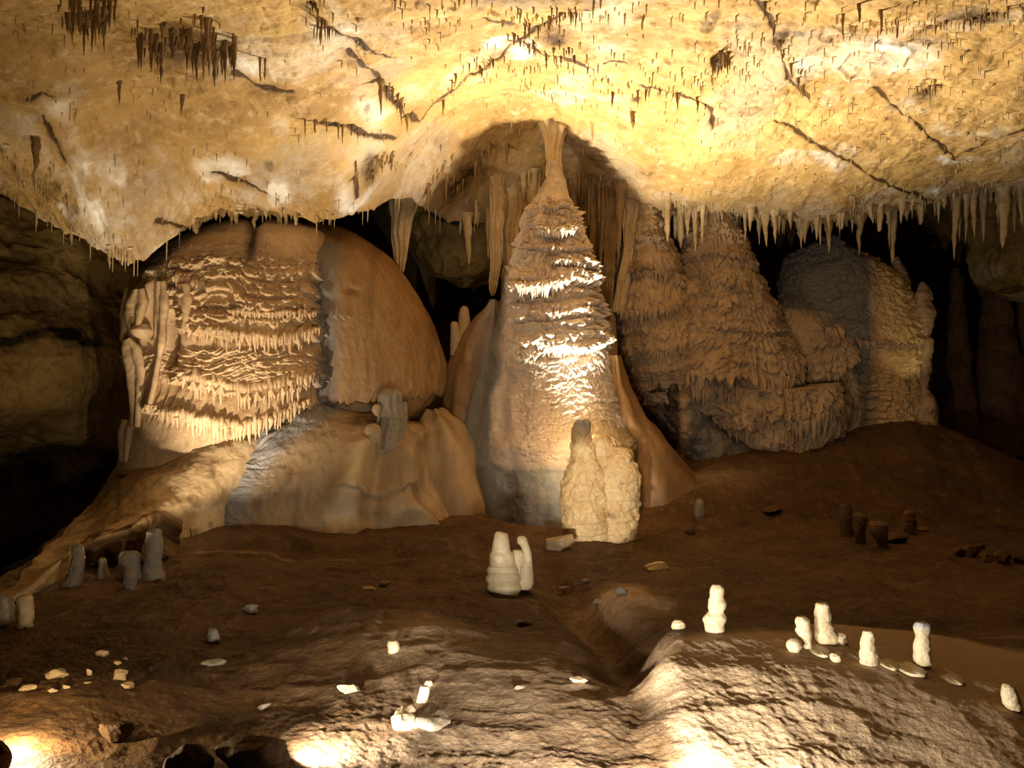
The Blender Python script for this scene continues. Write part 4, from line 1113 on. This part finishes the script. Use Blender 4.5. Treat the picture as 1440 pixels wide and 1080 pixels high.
# broken ledge: a thick crust slab with a brown under side
net = [[(100, 768, 11.05), (140, 748, 11.2), (180, 738, 11.3), (215, 718, 11.45), (232, 716, 11.5)],
       [(104, 774, 10.8), (142, 756, 10.95), (182, 744, 11.05), (214, 725, 11.2), (230, 724, 11.3)],
       [(112, 786, 11.1), (146, 776, 11.2), (182, 770, 11.3), (212, 752, 11.3), (229, 748, 11.4)],
       [(116, 800, 11.5), (148, 792, 11.6), (184, 794, 11.6), (214, 782, 11.6), (230, 778, 11.6)]]
o = patch(net, 120, 80, lambda P, N: rough(P, .10, 3.5, 340, 4), lambda P, N: np.stack([0 * P[..., 0], 0 * P[..., 0], .6 * ss(-.2, .3, fbm(P[..., 0] * 4, P[..., 1] * 4, P[..., 2] * 4, 3, 341))], -1), back=(0.05, .5, -.2)).build('ledge_crust', M_ochre)
tag(o, 'broken brown crust ledge standing on grey stubs at the left', 'ledge')

# white drip-edged lip in the foreground
D = floor_hit(575, 1016)
root = empty('calcite_lip', W(590, 1022, D), 'bright white calcite lip with small drips in the foreground left of centre', 'lip')
def d_lip(P, N, th, s, z):
    return rough(P, .06, 5, 351, 4)
loft([(1002, 556, 574), (1005, 552, 584), (1012, 551, 590), (1021, 553, 586)], D, 0.16, 80, 50, d_lip, nb=24).build('lip', M_white, root)
loft([(1006, 588, 620), (1010, 584, 634), (1018, 586, 636), (1026, 590, 626)], D - .02, 0.16, 80, 50, d_lip, nb=24).build('lip', M_stub, root)
for (px, l) in [(556, 10), (563, 13), (570, 15), (577, 12), (585, 10), (597, 12), (606, 14), (617, 8)]:
    loft([(1016, px - 5, px + 5), (1020 + l * .4, px - 3.4, px + 3.4), (1020 + l, px - .8, px + .8)], D - .10, 'r*1', 20, 20, None, nb=10).build('drip', M_white if px < 590 else M_stub, root)
stub([(965, 591, 602), (968, 589, 605), (978, 587, 604), (986, 585, 602)], 'bright white stub behind the drip-edged lip in the foreground', seed=352)
stub([(902, 547, 557), (906, 545, 560), (916, 546, 560)], 'small yellowish knob on top of the lit hump left of centre', seed=353)
stub([(958, 600, 605), (961, 598, 607), (964, 598, 607)], 'tiny cream cap behind the bright white stub', seed=354)

# ------------------------------------------------------------------ stalactites
def stal_mesh(kind, seed):
    r = np.random.default_rng(seed)
    nz, nt = 22, 11
    t = np.linspace(0, 1, nz)                    # 0 root .. 1 tip
    if kind == 'straw':
        rad = 0.35 + 0.65 * (1 - t) ** 0.8; rad[-1] = 0.2
    elif kind == 'cone':
        rad = (1 - t) ** 0.8 * 0.95 + 0.05
    elif kind == 'fat':
        rad = np.clip(1.0 - 0.35 * t - 0.6 * t ** 6, 0.05, None)
    else:
        rad = (1 - t) * 0.8 + 0.12 * (1 - t ** 5) + 0.05
    rad = rad * (1 + 0.16 * np.interp(t * 7, np.arange(9), r.normal(size=9)))
    rad = rad + 0.7 * np.exp(-t * 12)            # root flare
    th = np.linspace(0, 2 * math.pi, nt, endpoint=False)
    wob = np.cumsum(r.normal(size=(nz, 2)), 0) * 0.05
    R = rad[:, None] * (1 + 0.10 * np.cos(3 * th + r.uniform(0, 6))[None] + 0.05 * r.normal(size=(nz, nt)))
    V = np.stack([R * np.cos(th) + wob[:, :1], R * np.sin(th) + wob[:, 1:], np.repeat(-t[:, None], nt, 1)], -1)
    n = nz * nt
    j = np.arange(nt)
    T = np.vstack([np.stack([(j + 1) % nt + (nz - 1) * nt, j + (nz - 1) * nt, np.full(nt, n)], -1)])
    return np.vstack([V.reshape(-1, 3), [wob[-1, 0], wob[-1, 1], -1.02]]), grid_faces(nz, nt, True), T


VAR = {}
for kind in ('straw', 'cone', 'fat', 'ragged'):
    for i in range(4):
        V, Q, T = stal_mesh(kind, 11 * i + len(kind) * 101)
        for mn, mt_ in (('dark', M_tip), ('pale', M_tipl)):
            me = raw_mesh('stalactite_' + kind, V, Q, T); me.materials.append(mt_)
            VAR[(kind, mn, i)] = me

N_ST = 0
EXTRA = []


def hang(px, py, ln, w, label, group, kind='cone', tone='dark', D=None, sink=0.05):
    """one stalactite of ln x w pixels whose root is on the ceiling at (px, py)"""
    global N_ST
    D = D or ceil_hit(px, py)
    if not D: return
    x = (px - 720) / F * D
    z = ceil_z(x, D) + sink
    L = ln / F * D + sink
    o = bpy.data.objects.new('stalactite', VAR[(kind, tone, random.randrange(4))])
    COL.objects.link(o)
    o.location = (x, D, z); r = w / 2 / F * D
    o.scale = (r, r, L); o.rotation_euler = (random.gauss(0, .02), random.gauss(0, .02), random.uniform(0, 6.28))
    tag(o, label, 'stalactite', group)
    N_ST += 1
    return o


def cluster(n, pts, ln, w, label, group, kinds=('cone', 'ragged'), tone='dark', jx=4, jy=5, D=None):
    """n stalactites along a pixel line"""
    p = np.array(pts, float)
    d = np.concatenate([[0], np.cumsum(np.hypot(*np.diff(p, axis=0).T))])
    for i in range(n):
        t = (i + random.uniform(.1, .9)) / n * d[-1]
        px = np.interp(t, d, p[:, 0]) + random.gauss(0, jx); py = np.interp(t, d, p[:, 1]) + random.gauss(0, jy)
        k = random.uniform(0, 1) ** 1.6
        l_ = ln[0] + (ln[1] - ln[0]) * k
        hang(px, py, l_, w[0] + (w[1] - w[0]) * random.random(), label, group, random.choice(kinds), tone, D=None if D is None else D(px))
    for i in range(int(n * 1.3)):
        t = random.random() * d[-1]
        px = np.interp(t, d, p[:, 0]) + random.gauss(0, jx * 1.3); py = np.interp(t, d, p[:, 1]) + random.gauss(0, jy * 1.3)
        EXTRA.append((px, py, ln[0] * random.uniform(.35, .9), w[0] * random.uniform(.5, .9), tone, None if D is None else D(px)))


def edgeD(off0, off1):
    return lambda px: float(np.interp(px, EDGE[:, 0], EDGE[:, 2])) - random.uniform(off0, off1)


# clusters on the open ceiling
cluster(16, [(88, 2), (120, 12), (158, 4)], (30, 72), (6, 11), 'dark stalactite of the bunch at the top left corner of the ceiling', 'stalactites at the upper left corner', jx=8, jy=9)
cluster(10, [(112, 32), (132, 36), (148, 30)], (25, 48), (4, 8), 'dark stalactite of the bunch at the top left corner of the ceiling', 'stalactites at the upper left corner', jx=7, jy=6)
cluster(34, [(190, 55), (222, 52), (250, 44), (290, 44), (310, 62), (338, 66)], (24, 62), (6, 11), 'dark stalactite of the widest bunch on the upper left ceiling', 'stalactites of the wide upper left bunch', jx=4, jy=8)
hang(226, 66, 52, 10, 'longest thick dark stalactite in the wide upper left bunch', None, 'cone')
hang(303, 66, 52, 11, 'thick tapering dark stalactite at the right of the wide upper left bunch', None, 'cone')
hang(256, 122, 30, 8, 'single dark stalactite below the wide upper left bunch', None, 'cone')
hang(168, 112, 30, 7, 'single dark crooked stalactite left below the wide upper left bunch', None, 'ragged')
hang(365, 72, 34, 4, 'thin dark stalactite right of the wide upper left bunch', 'two thin stalactites right of the bunch', 'straw')
hang(373, 74, 30, 4, 'short thin dark stalactite right of the wide upper left bunch', 'two thin stalactites right of the bunch', 'straw')
cluster(7, [(438, 8), (452, 28), (468, 42)], (18, 34), (4, 7), 'brown stalactite of the bunch on the crack at the top, left of centre', 'stalactites on the crack left of centre', jx=5)
hang(535, 120, 50, 9, 'long lone pointed stalactite on the forked crack above the dome', None, 'cone')
cluster(6, [(541, 126), (558, 138), (570, 158), (584, 168)], (14, 38), (4, 8), 'short brown stalactite along the forked crack above the dome', 'stalactites along the forked crack', jx=2, jy=2)
cluster(7, [(427, 162), (450, 166), (480, 172), (505, 184), (515, 190)], (14, 34), (3, 5), 'thin stalactite in the row along the slanting crack above the left dome', 'stalactites along the slanting crack', ('straw', 'cone'), jx=2, jy=1)
cluster(7, [(622, 140), (642, 118), (652, 100), (690, 92), (700, 80)], (14, 32), (3, 7), 'stalactite climbing along the crack left of the ceiling centre', 'stalactites left of ceiling centre', jx=3, jy=3)
cluster(13, [(722, 62), (745, 48), (775, 32), (800, 12), (815, 2)], (10, 26), (4, 7), 'brown stalactite on the thick dark joint at the top centre', 'stalactites on the top centre joint', jx=6, jy=4)
cluster(9, [(722, 64), (760, 72), (800, 80), (830, 84)], (10, 24), (4, 7), 'brown stalactite of the level row under the top centre joint', 'stalactites in the level row at the top centre', jx=3, jy=3)
cluster(9, [(1072, 12), (1088, 35), (1096, 62), (1108, 85), (1130, 125)], (10, 26), (4, 7), 'brown stalactite on the upright dark joint right of the top centre', 'stalactites on the upright joint', jx=5, jy=4)
cluster(9, [(998, 84), (1012, 86), (1026, 84)], (12, 30), (4, 7), 'brown stalactite of the tight bunch in the brightest part of the ceiling', 'stalactites of the tight bright bunch', jx=5, jy=5)
cluster(6, [(892, 112), (896, 132), (905, 122), (945, 124), (985, 136), (1000, 150)], (10, 26), (3, 6), 'short stalactite on the curved crack right above the cone', 'stalactites on the curved crack', jx=3, jy=2)
hang(862, 130, 22, 7, 'small brown stalactite on the glaring part of the ceiling, left one', None, 'ragged')
hang(890, 156, 24, 8, 'small brown stalactite on the glaring part of the ceiling, lower right one', None, 'fat')
hang(833, 172, 30, 6, 'pale stalactite just right of the neck of the cone', None, 'ragged', 'pale')
hang(1208, 2, 26, 6, 'dark hanging stalactite at the top right, left one of three', None, 'straw')
hang(1239, 6, 32, 6, 'dark hanging stalactite at the top right, middle one of three', None, 'straw')
hang(1262, 26, 22, 5, 'dark hanging stalactite at the top right, lowest one of three', None, 'straw')
hang(1186, 16, 30, 5, 'dark bent stalactite alone left of the three at the top right', None, 'straw')
cluster(12, [(1310, 38), (1345, 30), (1390, 20), (1438, 4)], (10, 26), (4, 8), 'dark stalactite in the row along the joint at the top right corner', 'stalactites along the top right joint', jx=3, jy=3)
cluster(7, [(1288, 124), (1302, 126), (1325, 118)], (10, 28), (3, 6), 'brown stalactite of the small bunch on the whitish patch at the right ceiling', 'stalactites on the right whitish patch', jx=5, jy=4)
cluster(8, [(524, 222), (535, 218), (555, 222), (505, 250)], (12, 32), (4, 8), 'dark stalactite of the bunch at the bulge left of the arch', 'stalactites at the bulge left of the arch', jx=4, jy=4)
cluster(12, [(600, 262), (625, 250), (650, 238), (680, 225), (710, 212)], (14, 38), (4, 7), 'stalactite in the shaded strip left of the neck of the cone', 'stalactites in the shade left of the neck', jx=5, jy=12)
cluster(9, [(6, 212), (30, 226), (60, 250), (95, 252)], (16, 44), (4, 9), 'pale stalactite on the whitish rim at the far left of the ceiling', 'pale stalactites at the far left rim', tone='pale', jx=5, jy=8)
hang(50, 192, 48, 12, 'brownish fat stalactite above the whitish rim at the far left', None, 'fat', 'dark')
cluster(8, [(154, 338), (170, 344), (190, 350)], (12, 28), (4, 7), 'pale icicle-like stalactite under the left lip above the rock wall', 'icicle stalactites under the left lip', ('straw', 'cone'), 'pale', jx=2, jy=2)
# back edge fringes
cluster(10, [(275, 316), (330, 308), (428, 302)], (10, 26), (6, 14), 'brown stalactite in the dark gap above the tiered flowstone', 'stalactites above the tiered flowstone', ('fat', 'ragged'), 'pale', jx=2, D=edgeD(-.05, .2))
cluster(22, [(880, 280), (960, 290), (1030, 298)], (16, 62), (6, 13), 'tan stalactite in the fringe above the twin-peaked flowstone', 'stalactites above the twin-peaked flowstone', ('cone', 'ragged', 'fat'), 'pale', jx=3, D=edgeD(-.1, .5))
cluster(18, [(1032, 305), (1100, 312), (1165, 308)], (12, 50), (5, 12), 'tan stalactite in the fringe over the dark hole right of the twin peaks', 'stalactites over the dark hole', ('cone', 'ragged'), 'pale', jx=3, D=edgeD(-.1, .5))
cluster(19, [(1165, 306), (1240, 298), (1330, 290)], (14, 62), (5, 13), 'tan stalactite in the fringe above the grey dome', 'stalactites above the grey dome', ('cone', 'ragged', 'straw'), 'pale', jx=3, D=edgeD(-.1, .5))
cluster(10, [(1335, 288), (1440, 276)], (20, 90), (8, 16), 'dim tan stalactite in the fringe at the right picture edge', 'stalactites at the right edge', ('cone', 'ragged', 'fat'), 'pale', jx=3, D=edgeD(-.2, .3))
hang(1257, 298, 76, 9, 'thin pale stalactite reaching down to the small pointed stalagmite on the dome', None, 'fat', 'pale', D=17.45)
hang(1022, 300, 40, 14, 'blunt tan stalactite above the right end of the twin peaks', None, 'fat', 'pale', D=17.5)
cluster(13, [(800, 235), (830, 262), (872, 290)], (90, 180), (9, 16), 'long brown stalactite of the dark bundle right of the cone', 'long stalactites right of the cone', ('fat', 'ragged', 'cone'), 'dark', jx=3, D=lambda px: random.uniform(17.0, 17.9))
cluster(7, [(640, 300), (670, 300), (760, 280)], (30, 80), (7, 13), 'brown stalactite hanging behind the left side of the cone', 'stalactites behind the cone left', ('fat', 'cone'), 'pale', jx=3, D=lambda px: random.uniform(17.0, 17.6))

# big special ones with their own shapes
def hanger(rows, D, lab, mat, ry='r*0.7', A=0.03, fr=9):
    o = loft(rows, D, ry, 90, 140, lambda P, N, th, s, z: A * np.cos(th * fr + 2 * noise3(z * 2, 0 * z, 0 * z, 401)) * .5 + rough(P, A, 5, 402, 4), nb=40, smooth=.02).build('stalactite', mat)
    return tag(o, lab, 'stalactite')


hanger([(278, 546, 590), (292, 548, 586), (305, 551, 581), (330, 551, 577), (355, 553, 572), (375, 557, 568), (388, 561, 565)], 16.5, 'broad flat tan stalactite hanging behind the crown of the left dome', M_tipl)
hanger([(225, 684, 712), (260, 688, 708), (320, 690, 707), (360, 689, 705), (395, 689, 700), (412, 690, 696), (416, 692, 694)], 17.0, 'longest thin brown stalactite left of the cone', M_tipl)
hanger([(235, 704, 742), (280, 708, 738), (340, 708, 734), (400, 706, 728), (470, 704, 724)], 17.3, 'thick brown column-like stalactite close behind the left side of the cone', M_tipl)
hanger([(215, 730, 768), (260, 734, 764), (320, 736, 760), (380, 738, 758)], 17.2, 'brown fluted stalactite half hidden by the upper left side of the cone', M_tipl)
hanger([(265, 868, 900), (300, 876, 898), (350, 878, 892), (400, 868, 884), (440, 862, 876)], 17.5, 'long tan stalactite touching the left peak of the twin-peaked flowstone', M_tipl)
hanger([(255, 846, 874), (300, 848, 868), (380, 850, 864), (430, 852, 860), (450, 854, 857)], 17.3, 'long brown stalactite left of the twin-peaked flowstone', M_tip)
o = loft([(374, 846, 852), (382, 842, 857), (410, 839, 862), (450, 836, 866), (560, 830, 872), (700, 826, 880)], 17.6, 'r*0.9', 60, 90, sm(.03, 4, 410), nb=24).build('stalagmite', M_pink)
tag(o, 'dim pointed stalagmite behind the right side of the cone', 'stalagmite')

# countless soda straws and specks
g = Geo()
V0, Q0, T0 = stal_mesh('straw', 5)
keep = np.arange(0, 22, 5); sub = V0[:22 * 11].reshape(22, 11, 3)[keep][:, ::2]
R_, C_ = sub.shape[0], sub.shape[1]
subV = np.vstack([sub.reshape(-1, 3), V0[-1]]); subQ = grid_faces(R_, C_, True); jj = np.arange(C_)
subT = np.stack([(jj + 1) % C_ + (R_ - 1) * C_, jj + (R_ - 1) * C_, np.full(C_, R_ * C_)], -1)
cnt = 0; rr = np.random.default_rng(99)
while cnt < 1700:
    px = rr.uniform(-60, 1500)
    D = rr.uniform(8.6, 18)
    x = (px - 720) / F * D
    De_ = np.interp(px, EDGE[:, 0], EDGE[:, 2])
    if D > De_ + .05: continue
    dens = 0.05 + 0.5 * float(ss(0.1, 0.5, fbm(np.array([x * 1.1]), np.array([D * 1.1]), np.array([0.0]), 3, 95))[0]) + 0.75 * math.exp(-(De_ - D) / 0.35) + (0.12 if x > 0 else 0)
    if rr.random() > dens: continue
    L = rr.uniform(0.05, 0.14) + 0.25 * math.exp(-(De_ - D) / 0.3) * rr.random(); r = rr.uniform(0.007, 0.014)
    g.add(subV * np.array([r, r, L]) + np.array([x, D, ceil_z(x, D) + 0.015]), subQ, subT)
    cnt += 1
gd = Geo()
for (px, py, l_, w_, tone, D) in EXTRA:
    D = D or ceil_hit(px, py)
    if not D: continue
    x = (px - 720) / F * D; r = w_ / 2 / F * D
    (gd if tone == 'dark' else g).add(subV * np.array([r, r, l_ / F * D + .03]) + np.array([x, D, ceil_z(x, D) + 0.03]), subQ, subT)
o = gd.build('small_stalactites', M_tip)
tag(o, 'countless small dark stalactites between the bigger ones of the ceiling bunches', 'small stalactites', kind='stuff')
o = g.build('soda_straws', M_tipl)
tag(o, 'countless tiny soda straw stalactites all over the ceiling', 'soda straws', kind='stuff')

# ------------------------------------------------------------------ light
def spot(name, pos, target, power, angle, col=(1, .80, .55), blend=.5, r=.04):
    l = bpy.data.lights.new(name, 'SPOT'); l.energy = power; l.spot_size = math.radians(angle); l.spot_blend = blend
    l.color = col; l.shadow_soft_size = r
    o = bpy.data.objects.new(name, l); COL.objects.link(o)
    o.location = tuple(pos)
    from mathutils import Vector
    d = Vector(tuple(target)) - Vector(tuple(pos))
    o.rotation_euler = d.to_track_quat('-Z', 'Y').to_euler()
    return o


def point(name, pos, power, col, r=.04):
    l = bpy.data.lights.new(name, 'POINT'); l.energy = power; l.color = col; l.shadow_soft_size = r
    o = bpy.data.objects.new(name, l); COL.objects.link(o); o.location = tuple(float(v) for v in pos)
    return o


WARM = (1.0, .86, .66); WHITE = (1.0, .92, .78); YEL = (1.0, .78, .46)
spot('lamp_cone', W(826, 650, 14.08), W(940, 160, 12.4), 5200, 128, (1, .91, .74), .9, .09)
spot('fill_left_ceiling', W(128, 790, 10.4), W(240, 190, 11.6), 330, 120, (1, .80, .50), 1, .1)  # unseen extra spot, added to brighten the left part of the ceiling
spot('lamp_flowstone', W(247, 754, 12.02), W(350, 455, 13.6), 680, 104, (1, .86, .67), 1)
point('lamp_corner', W(18, 1026, 5.6), 95, YEL)
spot('lamp_rock', W(424, 1051, 5.5), W(900, 900, 9), 260, 160, WHITE, 1)
spot('lamp_front', W(790, 1118, 4.6), W(800, 820, 12), 520, 150, WHITE, 1)
spot('lamp_bank', W(985, 1120, 4.7), W(1180, 900, 9), 270, 140, WHITE, .8)
spot('lamp_twin', W(700, 1000, 5.1), W(843, 690, 13.5), 2400, 12, WARM, .5)
spot('lamp_right', W(960, 725, 15.3), W(1000, 450, 18), 250, 120, (1, .82, .70), .8)
spot('lamp_dome', W(1345, 560, 17.2), W(1250, 430, 18.3), 18, 70, (1, .80, .45), .6)
spot('fill_left_wall', W(70, 700, 14.0), W(40, 400, 16.0), 60, 70, YEL, 1)  # unseen spot added in the pit to lift the dim left wall

w = bpy.data.worlds.new('cave_fill'); scene.world = w; w.use_nodes = True  # faint warm background, added as fill light without a source
w.node_tree.nodes['Background'].inputs[0].default_value = (0.9, 0.62, 0.36, 1)
w.node_tree.nodes['Background'].inputs[1].default_value = 0.003

# ------------------------------------------------------------------ camera
cam = bpy.data.cameras.new('camera'); cam.sensor_width = 36; cam.lens = 36 * F / 1440; cam.clip_end = 200
co = bpy.data.objects.new('camera', cam); COL.objects.link(co)
co.location = (0, 0, CZ); co.rotation_euler = (math.pi / 2, 0, 0)
scene.camera = co
vs = scene.view_settings
scene.display_settings.display_device = 'sRGB'
vs.view_transform = 'Standard'; vs.look = 'None'; vs.exposure = 0.0; vs.gamma = 1.0; vs.use_curve_mapping = False
scene.cycles.use_denoising = True
scene.cycles.max_bounces = 6; scene.cycles.diffuse_bounces = 4
print('stalactites', N_ST)
